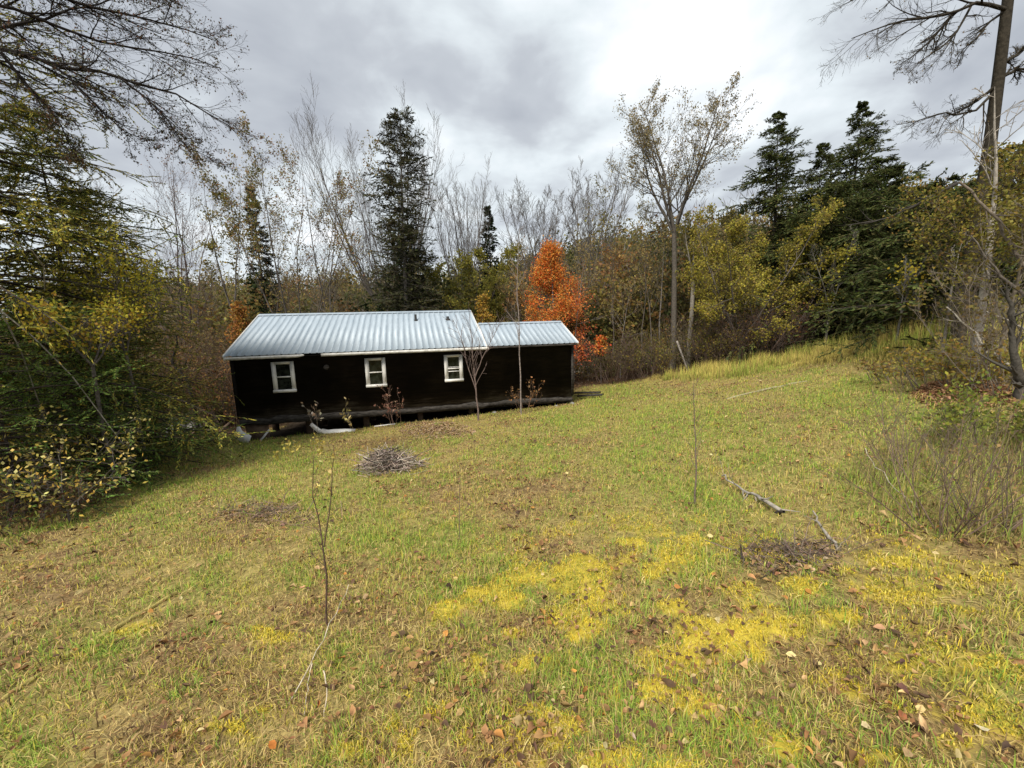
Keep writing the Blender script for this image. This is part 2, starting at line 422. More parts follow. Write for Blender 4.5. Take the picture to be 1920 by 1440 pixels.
C_GREEN = np.array([[.28, .41, .055], [.20, .33, .05], [.38, .47, .085]])
C_OLIVE = np.array([[.54, .47, .07], [.44, .41, .06], [.60, .51, .10]])
C_STRAW = np.array([[.62, .47, .17], [.52, .38, .13], [.68, .54, .23]])
C_BROWN = np.array([[.36, .22, .10], [.24, .14, .07], [.46, .31, .15]])
C_MOSS = np.array([[.76, .56, .05], [.58, .50, .06], [.78, .63, .13], [.46, .38, .05]])

def make_grass():
    rng = np.random.default_rng(5)
    x, y = scatter_polar(rng, 560000, .7, 32, 1.62)
    sd = sdist(x, y) + (fbm(x * .8, y * .8, 15) - .5) * 1.6
    mm = moss_mask(x, y)
    G, B = tone(x, y)
    clump = fbm(x * 4.5, y * 4.5, 41, 3)
    keep = (sd > rng.random(len(x)) * .8 - .3) & ~under_house(x, y, -.1) & (rng.random(len(x)) > mm * .55) & (rng.random(len(x)) < .25 + 1.3 * ss(.3, .6, clump) + G * .5 - B * .5)
    x, y, G, B, mm, clump = [v[keep] for v in (x, y, G, B, mm, clump)]
    n = len(x); r = np.hypot(x, y)
    u = rng.random(n)
    pg = .20 + .66 * G - .14 * B; pb = pg + .32 * (1 - .5 * G); ps = pb + .30 * (1 - .5 * G)
    k = rng.integers(0, 3, n)
    col = np.where((u < pg)[:, None], C_GREEN[k], np.where((u < pb)[:, None], C_OLIVE[k], np.where((u < ps)[:, None], C_STRAW[k], C_BROWN[k])))
    my = (rng.random(n) < mm * .5)[:, None]
    col = np.where(my, C_MOSS[k], col)
    col = col * (1 + rng.normal(size=(n, 1)) * .16)
    h = (.018 + .042 * rng.random(n) ** 1.8) * (1 + .55 * G) * (.75 + .6 * ss(.4, .7, clump)) * (1 + r / 22)
    w = .0028 * (1 + r / 4.5) * rng.uniform(.7, 1.3, n)
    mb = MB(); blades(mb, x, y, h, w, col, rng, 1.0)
    # taller loose tufts
    cx, cy = scatter_polar(rng, 420, 1.0, 20, 1.3, -60, 60); kk = (sdist(cx, cy) > .3) & ~under_house(cx, cy, -.05); cx, cy = cx[kk], cy[kk]
    m = 46; x = (cx[:, None] + rng.normal(size=(len(cx), m)) * .045 * (1 + np.hypot(cx, cy)[:, None] / 14)).ravel(); y = (cy[:, None] + rng.normal(size=(len(cx), m)) * .045 * (1 + np.hypot(cx, cy)[:, None] / 14)).ravel()
    n = len(x); r = np.hypot(x, y); hh = np.repeat(rng.uniform(.045, .12, len(cx)), m); pick = np.repeat(rng.random(len(cx)), m)
    col = np.where((pick < .65)[:, None], C_GREEN[rng.integers(0, 3, n)], np.where((pick < .85)[:, None], C_OLIVE[rng.integers(0, 3, n)], C_STRAW[rng.integers(0, 3, n)])) * (1 + rng.normal(size=(n, 1)) * .15)
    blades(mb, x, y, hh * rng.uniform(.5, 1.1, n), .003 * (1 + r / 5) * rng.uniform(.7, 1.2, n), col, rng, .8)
    # matted dead blades lying flat
    x, y = scatter_polar(rng, 330000, .8, 26, 1.55)
    sd = sdist(x, y) + (fbm(x * .8, y * .8, 15) - .5) * 1.6; mm = moss_mask(x, y); G, B = tone(x, y)
    k = (sd > rng.random(len(x)) * .8 - .4) & ~under_house(x, y, -.1) & (rng.random(len(x)) > mm * .7) & (rng.random(len(x)) < .45 + .5 * B)
    x, y, B = x[k], y[k], B[k]; n = len(x); r = np.hypot(x, y); i = rng.integers(0, 3, n)
    col = np.where((rng.random(n) < .35 + .4 * B)[:, None], C_BROWN[i] * rng.uniform(.5, 1.1, (n, 1)), C_STRAW[i]) * (1 + rng.normal(size=(n, 1)) * .2)
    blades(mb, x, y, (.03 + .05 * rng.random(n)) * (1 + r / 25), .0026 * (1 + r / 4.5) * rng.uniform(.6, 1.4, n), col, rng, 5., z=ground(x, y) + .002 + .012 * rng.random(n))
    tag(mb.build('grass', M_GRASS), 'short patchy autumn grass, green and straw coloured, over the whole clearing', 'grass', kind='stuff')
    # moss
    x, y = scatter_polar(rng, 900000, .9, 8.5, 1.4, -50, 62)
    mm = moss_mask(x, y); keep = (mm * ss(.25, .6, fbm(x * 14, y * 14, 99, 2)) > rng.random(len(x)) * .95 + .05)
    x, y = x[keep], y[keep]; n = len(x); r = np.hypot(x, y)
    col = C_MOSS[rng.integers(0, 4, n)] * (1 + rng.normal(size=(n, 1)) * .15)
    gy = (fbm(x * 3, y * 3, 23) > .56)[:, None] & (rng.random((n, 1)) < .5)
    col = np.where(gy, np.array([.36, .37, .06]), col)
    mb = MB(); blades(mb, x, y, .012 + .02 * rng.random(n), .0035 * (1 + r / 4), col, rng, 1.2, z=ground(x, y) + .008)
    tag(mb.build('moss', M_GRASS), 'bright yellow moss in low spreading patches among the foreground grass', 'moss', kind='stuff')
make_grass()

# tall grass along the right edge of the clearing
def make_tall():
    rng = np.random.default_rng(8)
    poly = np.array([[7.6, 16.5], [7.2, 21.5], [11.5, 21.2], [15.6, 20.2], [16, 14.5], [14.5, 9.5], [11.2, 7.2], [9.8, 8.2], [10.4, 11], [10.2, 14]])
    n = 90000
    x = rng.uniform(6.5, 16.5, n); y = rng.uniform(6.5, 22, n)
    sd = sdist(x, y, poly) + (fbm(x * .9, y * .9, 3) - .5) * 2
    k = (sd > rng.random(n) * 1.0) & (rng.random(n) < .2 + ss(.35, .6, fbm(x * 1.7, y * 1.7, 19))); x, y, sd = x[k], y[k], sd[k]; n = len(x)
    t = fbm(x * .5, y * .5, 13)
    cols = np.where((rng.random(n) < ss(.35, .65, t))[:, None], np.array([.34, .40, .07]), np.array([.60, .50, .13]))
    cols = np.where((rng.random(n) < .2)[:, None], np.array([.46, .33, .12]), cols) * (1 + rng.normal(size=(n, 1)) * .2)
    h = rng.uniform(.2, .6, n) * ss(-.2, 1.4, sd + .3) * (.25 + 1.3 * ss(.35, .65, fbm(x * 1.1, y * 1.1, 77)))
    mb = MB(); blades(mb, x, y, h, rng.uniform(.008, .016, n), cols, rng, .5)
    tag(mb.build('tall_grass', M_GRASS), 'uncut yellowish tall grass along the right edge of the clearing below the evergreens', 'tall grass', kind='stuff')
    # straw and weeds below the bare shrubs at right
    n = 16000
    x = rng.uniform(2.2, 6.5, n); y = rng.uniform(1.9, 5.6, n)
    poly = np.array([[2.9, 2.5], [3.0, 3.4], [3.6, 4.4], [5.0, 5.4], [6.4, 5.4], [6.2, 3.6], [4.2, 2.2]])
    sd = sdist(x, y, poly) + (fbm(x * 1.5, y * 1.5, 3) - .5) * .8
    k = sd > rng.random(n) * .5; x, y, sd = x[k], y[k], sd[k]; n = len(x)
    cols = jitcol(rng, n, [(.36, .28, .12), (.26, .32, .06), (.50, .40, .16), (.2, .14, .08)], [.25, .42, .2, .13])
    mb = MB(); blades(mb, x, y, rng.uniform(.08, .34, n), rng.uniform(.003, .006, n), cols, rng, .7)
    tag(mb.build('dry_weeds', M_GRASS), 'straw coloured dry weeds tangled under the bare shrubs at the right edge', 'weeds', kind='stuff')
make_tall()

# ------------------------------------------------------------------ fallen leaves
def curled(mb, c, rng, size, col, mi=0):
    """one folded leaf per centre: 8 verts, 6 faces, curled along and across, ragged outline"""
    n = len(c)
    az = rng.uniform(0, 2 * math.pi, n); d = np.stack([np.cos(az), np.sin(az), rng.normal(size=n) * .25], 1); d = unit(d)
    up = unit(np.array([0, 0, 1.]) + rng.normal(size=(n, 3)) * .35)
    s = unit(np.cross(up, d)); up = np.cross(d, s)
    fold = rng.uniform(.2, 1.2, n)[:, None] * np.where(rng.random((n, 1)) < .75, 1, -1); curl = rng.normal(size=n)[:, None] * .9
    L = (size * rng.uniform(.8, 1.2, n))[:, None]
    pts = []
    for t, wd in ((-.5, .0), (-.25, .30), (.1, .36), (.5, .0)):
        base = c + d * L * t + up * L * curl * (t * t - .06)
        if wd == 0: pts.append(base); continue
        w1 = wd * rng.uniform(.75, 1.2, (n, 1)); w2 = wd * rng.uniform(.75, 1.2, (n, 1))
        pts += [base + (s * np.cos(fold) + up * np.abs(np.sin(fold))) * L * w1, base, base + (-s * np.cos(fold) + up * np.abs(np.sin(fold))) * L * w2]
    V = np.stack(pts, 1)   # 0 stem,1 l,2 m,3 r,4 l,5 m,6 r,7 tip
    I = np.arange(n)[:, None] * 8
    Q = np.concatenate([I + np.array([[1, 2, 5, 4]]), I + np.array([[2, 3, 6, 5]])])
    T = np.concatenate([I + np.array([[0, 2, 1]]), I + np.array([[0, 3, 2]]), I + np.array([[4, 5, 7]]), I + np.array([[5, 6, 7]])])
    sh = np.array([1, 1.05, .8, 1.05, 1.1, .8, 1.1, 1])[None, :, None]
    mb.add(V, np.clip(col[:, None, :] * sh, 0, .9).reshape(-1, 3), Q=Q, T=T, mi=mi)

def make_litter():
    rng = np.random.default_rng(21)
    x, y = scatter_polar(rng, 60000, .8, 30, 1.25)
    G, B = tone(x, y)
    sd = sdist(x, y) + (fbm(x * .8, y * .8, 15) - .5) * 1.6
    edge = ss(1.6, -.3, sd)
    keep = rng.random(len(x)) < (.14 + 1.0 * B + .9 * edge) * (.4 + 1.1 * ss(.35, .65, fbm(x * 2.5, y * 2.5, 4)))
    keep &= ~under_house(x, y, 0)
    x, y, edge = x[keep], y[keep], edge[keep]; n = len(x); r = np.hypot(x, y)
    col = jitcol(rng, n, [(.36, .21, .085), (.25, .13, .055), (.44, .30, .14), (.12, .07, .04), (.42, .20, .05), (.52, .42, .20)], [.28, .28, .12, .25, .05, .02])
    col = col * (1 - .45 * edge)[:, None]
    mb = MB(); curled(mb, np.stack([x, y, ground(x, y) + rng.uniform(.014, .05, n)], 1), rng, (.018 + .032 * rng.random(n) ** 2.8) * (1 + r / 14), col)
    tag(mb.build('leaf_litter', M_LITTER), 'dry brown fallen leaves scattered through the grass and piled at the wood edge', 'leaf litter', kind='stuff')
    big = [(510, 1398, .055, (.42, .15, .03), 'orange fallen leaf in the grass at the bottom left of the picture'),
           (597, 1325, .042, (.36, .13, .035), 'rust orange fallen leaf beside the pale stick ends'),
           (1402, 1245, .085, (.46, .30, .20), 'large pinkish tan fallen leaf on the yellow moss'),
           (1487, 1302, .085, (.36, .23, .14), 'crumpled tan fallen leaf below the pinkish tan one'),
           (1692, 1306, .10, (.22, .11, .085), 'wide purplish brown fallen leaf lying in the grass on the right'),
           (1688, 1355, .07, (.30, .11, .05), 'red brown fallen leaf just below the wide purplish one'),
           (1732, 1378, .08, (.62, .42, .22), 'long light tan fallen leaf in the bottom right grass'),
           (1622, 1376, .05, (.62, .50, .28), 'small cream fallen leaf left of the long light tan one'),
           (1838, 1378, .045, (.70, .62, .40), 'pale cream fallen leaf near the bottom right corner'),
           (1187, 1388, .05, (.50, .38, .30), 'pale curled fallen leaf standing upright at the bottom centre'),
           (1695, 1252, .055, (.14, .07, .06), 'dark brown crumpled fallen leaf right of the moss patches'),
           (1905, 1245, .08, (.40, .22, .11), 'copper brown fallen leaf at the right edge of the picture'),
           (1272, 1232, .05, (.12, .06, .05), 'small dark fallen leaf beside the yellow moss in the centre right'),
           (908, 1290, .055, (.10, .05, .04), 'blackish fallen leaf in the lower middle of the grass'),
           (545, 1135, .04, (.45, .22, .06), 'amber fallen leaf left of the thin sapling base'),
           (735, 1085, .035, (.66, .56, .28), 'pale yellow fallen leaf right of the thin sapling'),
           (1840, 1035, .05, (.50, .38, .24), 'beige fallen leaf under the shrubs by the right edge')]
    for px, py, s, c, lab in big:
        p = hit(px, py); p[2] = ground(p[0], p[1]) + .03
        mb = MB(); curled(mb, np.zeros((1, 3)), rng, np.array([s * .82]), np.array([c]))
        o = mb.build('fallen_leaf', M_LITTER); o.location = p
        tag(o, lab, 'fallen leaf')
make_litter()

# ------------------------------------------------------------------ cabin
def make_cabin():
    WH = 2.36; Z0 = HC[2] - WH                        # bottom of the siding
    base = HC.copy(); base[2] = Z0
    root = empty('cabin', base, 'long low black cabin with a two level grey metal roof standing in the clearing', 'cabin')
    root.rotation_euler = (0, 0, HA)
    # local frame: x along the front, y to the back, z up from the bottom of the siding
    X, Y, Z = np.eye(3)
    LEN, MAINL = 12.66, 8.86
    OFF = .4                                           # eave overhang
    EZ = WH + .12; W1, H1 = 3.42, 1.43; W2, H2 = 2.1, .84
    D1, D2 = 2 * (W1 - OFF), 2 * (W2 - OFF)
    # --- walls: lapped boards as a saw profile
    mb = MB(); nb = 11; bh = WH / nb
    def lap(p0, along, out, length, h0, h1, n):
        prof = []
        for i in range(n):
            z0 = h0 + (h1 - h0) * i / n; z1 = h0 + (h1 - h0) * (i + 1) / n
            prof += [(.024, z0), (.004, z1)]
        P = np.array([[*(p0 + out * o + Z * z)] for o, z in prof]); P2 = P + along * length
        k = len(P); V = np.concatenate([P, P2])
        mb.add(V, (.01, .01, .01), Q=[[i, i + k, i + 1 + k, i + 1] for i in range(k - 1)])
    lap(np.array([0, 0, 0.]), X, -Y, LEN, 0, WH, nb)
    lap(np.array([0, D1, 0.]), X, Y, MAINL, 0, WH, nb)
    lap(np.array([MAINL, D2, 0.]), X, Y, LEN - MAINL, 0, WH, nb)
    lap(np.array([0, D1, 0.]), -Y, -X, D1, 0, WH, nb)
    lap(np.array([LEN, 0, 0.]), Y, X, D2, 0, WH, nb)
    lap(np.array([MAINL, D2, 0.]), Y, X, D1 - D2, 0, WH, nb)
    # gables
    for xx, d, h, wd in ((0.0, D1, H1, W1), (MAINL, D1, H1, W1), (LEN, D2, H2, W2)):
        sl = h / wd; e = WH + .12 + OFF * sl - .06
        mb.add([[xx, 0, WH - .01], [xx, d, WH - .01], [xx, d, e], [xx, d / 2, EZ + h - .06], [xx, 0, e]], (.01, .01, .01), Q=[[0, 1, 2, 4]], T=[[4, 2, 3]])
    mb.build('wall', M_SIDING, root)
    mb = MB(); mb.box((MAINL / 2, D1 / 2, .02), (X, Y, Z), (MAINL - .1, D1 - .1, .2)); mb.box(((LEN + MAINL) / 2, D2 / 2, .02), (X, Y, Z), (LEN - MAINL - .12, D2 - .1, .2))
    mb.build('floor_deck', M_DARK, root)  # cabin floor, near black, added to block light underneath
    # sill beam, slightly proud and wavy along the bottom
    mb = MB(); k = 40; xs = np.linspace(-.03, LEN + .01, k); rg = np.random.default_rng(2)
    zt = .17 + .03 * np.sin(xs * .8) + rg.normal(size=k) * .028; zb = -.05 + rg.normal(size=k) * .022 - .03 * np.sin(xs * .5)
    V = []
    for i in range(k): V += [[xs[i], -.034, zb[i]], [xs[i], -.030, zt[i]], [xs[i], -.01, zt[i] + .004], [xs[i], .03, zb[i]]]
    Q = []
    for i in range(k - 1):
        for j in range(4): Q.append([4 * i + j, 4 * i + (j + 1) % 4, 4 * i + 4 + (j + 1) % 4, 4 * i + 4 + j])
    Q += [[0, 1, 2, 3], [4 * k - 1, 4 * k - 2, 4 * k - 3, 4 * k - 4]]
    mb.add(V, (.2, .2, .2), Q=Q); mb.build('sill_beam', M_GREYWOOD, root)
    # corner boards
    for xx, w in ((-.015, .1), (LEN + .015, .1)):
        mb = MB(); mb.box((xx, -.03, WH / 2 + .1), (X, Y, Z), (w, .07, WH - .22)); mb.build('corner_board', M_GREYWOOD if xx > 1 else M_SIDING, root)
    # foundation posts
    for xx in (.15, 2.1, 4.2, 6.3, 8.4, 10.5, 12.4):
        for yy in (.65, 3.0):
            w = HC + DX * xx + NY * yy; g = float(ground(w[0], w[1])) - Z0
            if g > -.08: continue
            mb = MB(); mb.box((xx, yy, (g - .15 - .06) / 2), (X, Y, Z), (.22, .22, abs(g - .15 + .06))); mb.build('foundation_post', M_PLY, root)
    # --- corrugated roofs
    def roof(x0, x1, w, h, name, skew0=0., skew1=0.):
        sl = unit(np.array([0, w, h])); L = math.hypot(w, h); nrm = np.array([0, -h, w]) / L
        mb = MB(); pitch = .23
        prof = []; x = x0
        while x < x1 - .04:
            prof += [(x, 0, 0), (min(x + pitch - .075, x1), 0, 0), (min(x + pitch - .055, x1), .02, 1), (min(x + pitch - .013, x1), .02, 1)]; x += pitch
        prof.append((x1, 0, 0))
        for side in (1, -1):
            yc = W_ = w
            lo = []; hi = []
            for (xx, dz, _) in prof:
                t = (xx - x0) / (x1 - x0); sk = skew0 * (1 - t) + skew1 * t
                p = np.array([xx, -OFF, EZ]) + nrm * dz; q = np.array([xx + sk, -OFF + w, EZ + h]) + nrm * dz
                if side < 0: p[1] = 2 * (w - OFF) - p[1]; q[1] = 2 * (w - OFF) - q[1]
                lo.append(p); hi.append(q)
            k = len(lo); lo2 = [p - nrm * np.array([1, side, 1]) * .012 for p in lo]; hi2 = [p - nrm * np.array([1, side, 1]) * .012 for p in hi]
            V = lo + hi + lo2 + hi2
            for i in range(k - 1):
                pass
            Q = [[i, i + 1, k + i + 1, k + i] if side > 0 else [i, k + i, k + i + 1, i + 1] for i in range(k - 1)]
            rib = np.array([1 if max(prof[i][2], prof[i + 1][2]) else 0 for i in range(k - 1)])
            Qa = np.array(Q)
            mb.add(V, (.5, .5, .5), Q=Qa[rib == 0])
            if rib.any():
                mb.q.append(Qa[rib == 1] + mb.n - len(V)); mb.qm.append(np.full(int(rib.sum()), 1))
            e = [[2 * k + i, 2 * k + i + 1, i + 1, i] for i in range(k - 1)] + [[2 * k, 3 * k, k, 0], [k - 1, 2 * k - 1, 4 * k - 1, 3 * k - 1]]
            u = [[2 * k + i, 3 * k + i, 3 * k + i + 1, 2 * k + i + 1] for i in range(k - 1)]
            mb.q.append(np.array(e + u) + mb.n - len(V)); mb.qm.append(np.zeros(len(e + u), int))
        r = mb.build(name, [M_ROOF, M_ROOFRIB_SHADE], root)
        # ridge cap
        mc = MB(); a = x0 + skew0; b = x1 + skew1; yr = w - OFF; zr = EZ + h
        V = []
        for xx in (a, b):
            for yy, zz in ((-.14, -.14 * h / w + .036), (0, .048), (.14, -.14 * h / w + .036)): V.append([xx, yr + yy, zr + zz])
        mc.add(V, (.5, .5, .5), Q=[[0, 1, 4, 3], [1, 2, 5, 4]]); mc.build('ridge_cap', M_ROOF, r)
        # rake trim on both ends
        for xx, sk, s in ((x0, skew0, -1), (x1, skew1, 1)):
            mt = MB()
            p = np.array([xx + s * .012, -OFF, EZ]); q = np.array([xx + s * .012 + sk, -OFF + w, EZ + h])
            for sd in (1, -1):
                pp, qq = p.copy(), q.copy()
                if sd < 0: pp[1] = 2 * (w - OFF) - pp[1]; qq[1] = 2 * (w - OFF) - qq[1]
                ax = unit(qq - pp); ny = unit(np.cross(ax, X)) * (1 if np.cross(ax, X)[2] > 0 else -1)
                mt.box((pp + qq) / 2 - ny * .03, (ax, X, ny), (np.linalg.norm(qq - pp), .03, .12))
            mt.build('rake_trim', M_WHITE2, r)
        return r, nrm, sl
    r1, n1, s1 = roof(-.10, 8.97, W1, H1, 'roof', .12, -.12)
    r2, n2, s2 = roof(8.99, 12.78, W2, H2, 'roof')
    tag(r2, 'lower roof section over the right end of the cabin')
    # vents: (x, distance up slope)
    for xx, up, hh, rad in ((6.35, 2.75, .26, .05), (7.72, 2.75, .14, .06)):
        p = np.array([xx, -OFF, EZ]) + s1 * up
        mv = MB(); tubes(mv, np.array([p - Z * .02, p + Z * .03, p + Z * .031, p + Z * hh, p + Z * (hh + .001)]), np.array([rad * 1.8, rad * 1.8, rad, rad, .001]), (.02, .02, .02), 12)
        mv.build('vent_pipe', M_PIPE, r1)
    # fascia: main in two lengths with a broken gap, narrower grey one on the lower part
    for x0, x1, h, dz, m in ((-.1, 2.42, .105, 0, M_WHITE), (2.98, 9.05, .105, .0, M_WHITE), (9.06, 12.72, .07, .0, M_GREYWOOD)):
        mf = MB(); n = 24; xs = np.linspace(x0, x1, n); rg = np.random.default_rng(int(x0 * 10) + 9)
        top = EZ - .03; wob = rg.normal(size=n) * .004
        if x0 < 0: wob[-2:] = [.02, .05]
        V = []
        for i in range(n): V += [[xs[i], -OFF - .004, top], [xs[i], -OFF - .004 + .02, top], [xs[i], -OFF + .016, top - h + wob[i]], [xs[i], -OFF - .004, top - h + wob[i]]]
        Q = [[4 * i + j, 4 * i + (j + 1) % 4, 4 * i + 4 + (j + 1) % 4, 4 * i + 4 + j] for i in range(n - 1) for j in range(4)] + [[0, 1, 2, 3], [4 * n - 1, 4 * n - 2, 4 * n - 3, 4 * n - 4]]
        mf.add(V, (.6, .6, .6), Q=Q); mf.build('fascia', m, root)
    ms = MB(); ms.box((MAINL / 2, -OFF / 2 + .02, EZ - .085), (X, Y, Z), (MAINL + .1, OFF - .06, .02)); ms.box(((9.05 + LEN) / 2, -OFF / 2 + .02, EZ - .065), (X, Y, Z), (LEN - 9.05, OFF - .06, .02)); ms.build('soffit', M_DARK, root)
    # --- windows
    for cx, w, top, hgt in ((1.59, .74, -.17, 1.11), (4.76, .74, -.18, 1.10), (7.69, .72, -.185, 1.06)):
        zt = WH + top; zb = zt - hgt
        fr = MB(); tr = .115
        y = -.045
        fr.box((cx - w / 2 + tr / 2, y, (zt + zb) / 2), (X, Y, Z), (tr, .05, hgt)); fr.box((cx + w / 2 - tr / 2, y, (zt + zb) / 2), (X, Y, Z), (tr, .05, hgt))
        fr.box((cx, y + .002, zt - .045), (X, Y, Z), (w - 2 * tr, .05, .09))
        win = fr.build('window', M_WHITE2, root)
        sl_ = MB(); sl_.box((cx, y - .02, zb + .05), (X, Y, Z), (w + .02, .1, .1)); sl_.build('sill', M_WHITE2, win)
        iw = w - 2 * tr
        sa = MB(); mid = (zt - .09 + zb + .1) / 2
        if cx > 7: mid -= .02
        sa.box((cx, y + .008, mid), (X, Y, Z), (iw - .004, .035, .045)); sa.box((cx - iw / 2 + .012, y + .01, (zt + zb) / 2), (X, Y, Z), (.024, .03, hgt - .2)); sa.box((cx + iw / 2 - .012, y + .01, (zt + zb) / 2), (X, Y, Z), (.024, .03, hgt - .2))
        if cx > 7: sa.box((cx, y + .009, mid - .11), (X, Y, Z), (iw - .05, .03, .03)); sa.box((cx, y + .009, mid + .06), (X, Y, Z), (iw - .05, .03, .02))
        sa.build('sash', M_WHITE2, win)
        gl = MB(); gl.add([[cx - iw / 2, y + .02, zb + .08], [cx + iw / 2, y + .02, zb + .08], [cx + iw / 2, y + .02, zt - .07], [cx - iw / 2, y + .02, zt - .07]], (0, 0, 0), Q=[[0, 1, 2, 3]])
        gl.build('pane', M_GLASS, win)
    # faded round vent plate under the eave
    mv = MB(); tubes(mv, np.array([[3.04, -.02, WH - .44], [3.04, -.05, WH - .44], [3.04, -.051, WH - .44]]), np.array([.10, .085, .001]), (.05, .05, .05), 14); mv.build('wall_vent', M_GREYWOOD, root)
    # brown panel closing the gap at the left corner
    g = float(ground(*(HC + DX * .5)[:2])) - Z0
    mp = MB(); mp.box((.5, .05, (g - .1 - .05) / 2), (X, Y, Z), (.75, .02, abs(g - .05))); mp.build('skirting_panel', M_PLY, root)
    return root, Z0
CABIN, CZ0 = make_cabin()

def slab(name, pts, w, t, mat, label, cat, group=None, up=(0, 0, 1), wob=0.0, seed=1):
    """a board/strip following world points"""
    P = np.asarray(pts, float); T = unit(np.gradient(P, axis=0)); U = np.asarray(up, float)
    S_ = unit(np.cross(T, np.broadcast_to(U, T.shape))); Nn = np.cross(S_, T)
    w = np.broadcast_to(np.asarray(w, float), (len(P),))[:, None]
    V = np.stack([P - S_ * w / 2, P + S_ * w / 2, P + S_ * w / 2 + Nn * t, P - S_ * w / 2 + Nn * t], 1).reshape(-1, 3)
    k = len(P)
    Q = [[4 * i + j, 4 * i + (j + 1) % 4, 4 * i + 4 + (j + 1) % 4, 4 * i + 4 + j] for i in range(k - 1) for j in range(4)] + [[3, 2, 1, 0], [4 * k - 4, 4 * k - 3, 4 * k - 2, 4 * k - 1]]
    mb = MB(); mb.add(V, (.3, .27, .24), Q=Q)
    o = mb.build(name, mat, origin=P[0]); return tag(o, label, cat, group)

def front(px, py, off=-.35):
    """point on a plane parallel to the cabin front"""
    d = ray(px, py); A = HC + NY * off; t = (A @ NY) / (d @ NY); p = d * t; p[2] = max(p[2], float(ground(p[0], p[1])) + .035); return p
# white scraps along the front of the cabin
slab('scrap_sheet', [front(447, 800, -.12), front(449, 815, -.2), front(468, 829, -.5)], [.10, .32, .40], .012, M_WHITE2, 'torn white sheet scrap leaning at the left corner of the cabin', 'scrap', up=-NY)
slab('white_stick', [front(505, 806, -.25), front(490, 832, -.5)], .06, .03, M_WHITE, 'short white painted stick leaning under the cabin left end', 'stick', up=-NY)
slab('gutter_piece', [front(583, 795, -.1), front(598, 808, -.2), front(612, 820, -.3)], [.13, .19, .12], .015, M_WHITE2, 'bent white gutter piece hanging from the cabin sill', 'gutter', up=-NY)
slab('gutter_piece', [front(603, 806, -.35), front(614, 817, -.45), front(630, 819, -.55), front(648, 818, -.6), front(667, 812, -.6)], [.10, .22, .22, .19, .10], .015, M_WHITE2, 'long curved white gutter piece lying on the grass beside the hanging one', 'gutter', up=(0, -.7, .7))
slab('pale_board', [front(703, 812, -.3), front(742, 806, -.3)], .07, .04, M_WHITE, 'thin pale board lying flat under the middle of the cabin', 'board')
for i, (px, py, s) in enumerate(((1043, 764, .12), (1073, 762, .17), (928, 785, .16))):
    p = front(px, py, -.25); rg = np.random.default_rng(i + 60)
    mb = MB(); th, ph = np.meshgrid(np.linspace(0, math.pi, 7), np.linspace(0, 2 * math.pi, 10, endpoint=False), indexing='ij')
    V = np.stack([np.sin(th) * np.cos(ph), np.sin(th) * np.sin(ph), np.cos(th) * .6], -1).reshape(-1, 3) * s * .6; V *= 1 + rg.normal(size=(len(V), 1)) * .10
    Q = [[a * 10 + b, (a + 1) * 10 + b, (a + 1) * 10 + (b + 1) % 10, a * 10 + (b + 1) % 10] for a in range(6) for b in range(10)]
    mb.add(V, (.3, .3, .3), Q=Q); o = mb.build('stone', M_STONE); o.location = (p[0], p[1], float(ground(p[0], p[1])) + s * .15)
    tag(o, ['small pale stone at the foot of the cabin, left of the corner stone', 'pale stone at the right front corner of the cabin', 'flat stone in the grass beside the saplings at the cabin foot'][i], 'stone')
# boards left of the cabin
BRD = [((322, 833), (395, 795), .16, 'longest'), ((345, 838), (425, 797), .14, ''), ((352, 822), (418, 782), .15, ''), ((333, 822), (405, 788), .10, ''), ((365, 800), (432, 790), .14, ''), ((395, 838), (440, 800), .12, '')]
BL = ['brown weathered board reaching farthest left in the loose pile by the cabin', 'weathered board along the near side of the loose pile left of the cabin', 'weathered board lying on top of the loose pile left of the cabin',
      'narrow weathered board at the far side of the loose pile left of the cabin', 'board end raised on leaves next to the cabin corner', 'short board lying closest to the cabin in the loose pile']
for i, ((a, b), (c, d), w, _) in enumerate(BRD):
    p, q = hit(a, b), hit(c, d); lift = .05 + .05 * i
    p[2] = ground(p[0], p[1]) + .03 + lift * .4; q[2] = ground(q[0], q[1]) + .05 + lift
    slab('weathered_board', [p, (p + q) / 2 + ZZ * .02, q], w * 1.15, .035, M_PLY if i % 3 else M_GREYWOOD, BL[i], 'board', 'boards in the loose pile left of the cabin')
# planks at the right corner of the cabin
for i, ((a, b), (c, d)) in enumerate((((1078, 742), (1125, 740)), ((1085, 747), (1130, 745)))):
    p, q = hit(a, b), hit(c, d); p[2] = ground(p[0], p[1]) + .12; q[2] = ground(q[0], q[1]) + .10
    slab('plank', [p, q], .22, .07, M_GREYWOOD, ['grey plank just beyond the right corner of the cabin, the farther of two', 'grey plank just beyond the right corner of the cabin, the nearer of two'][i], 'plank')
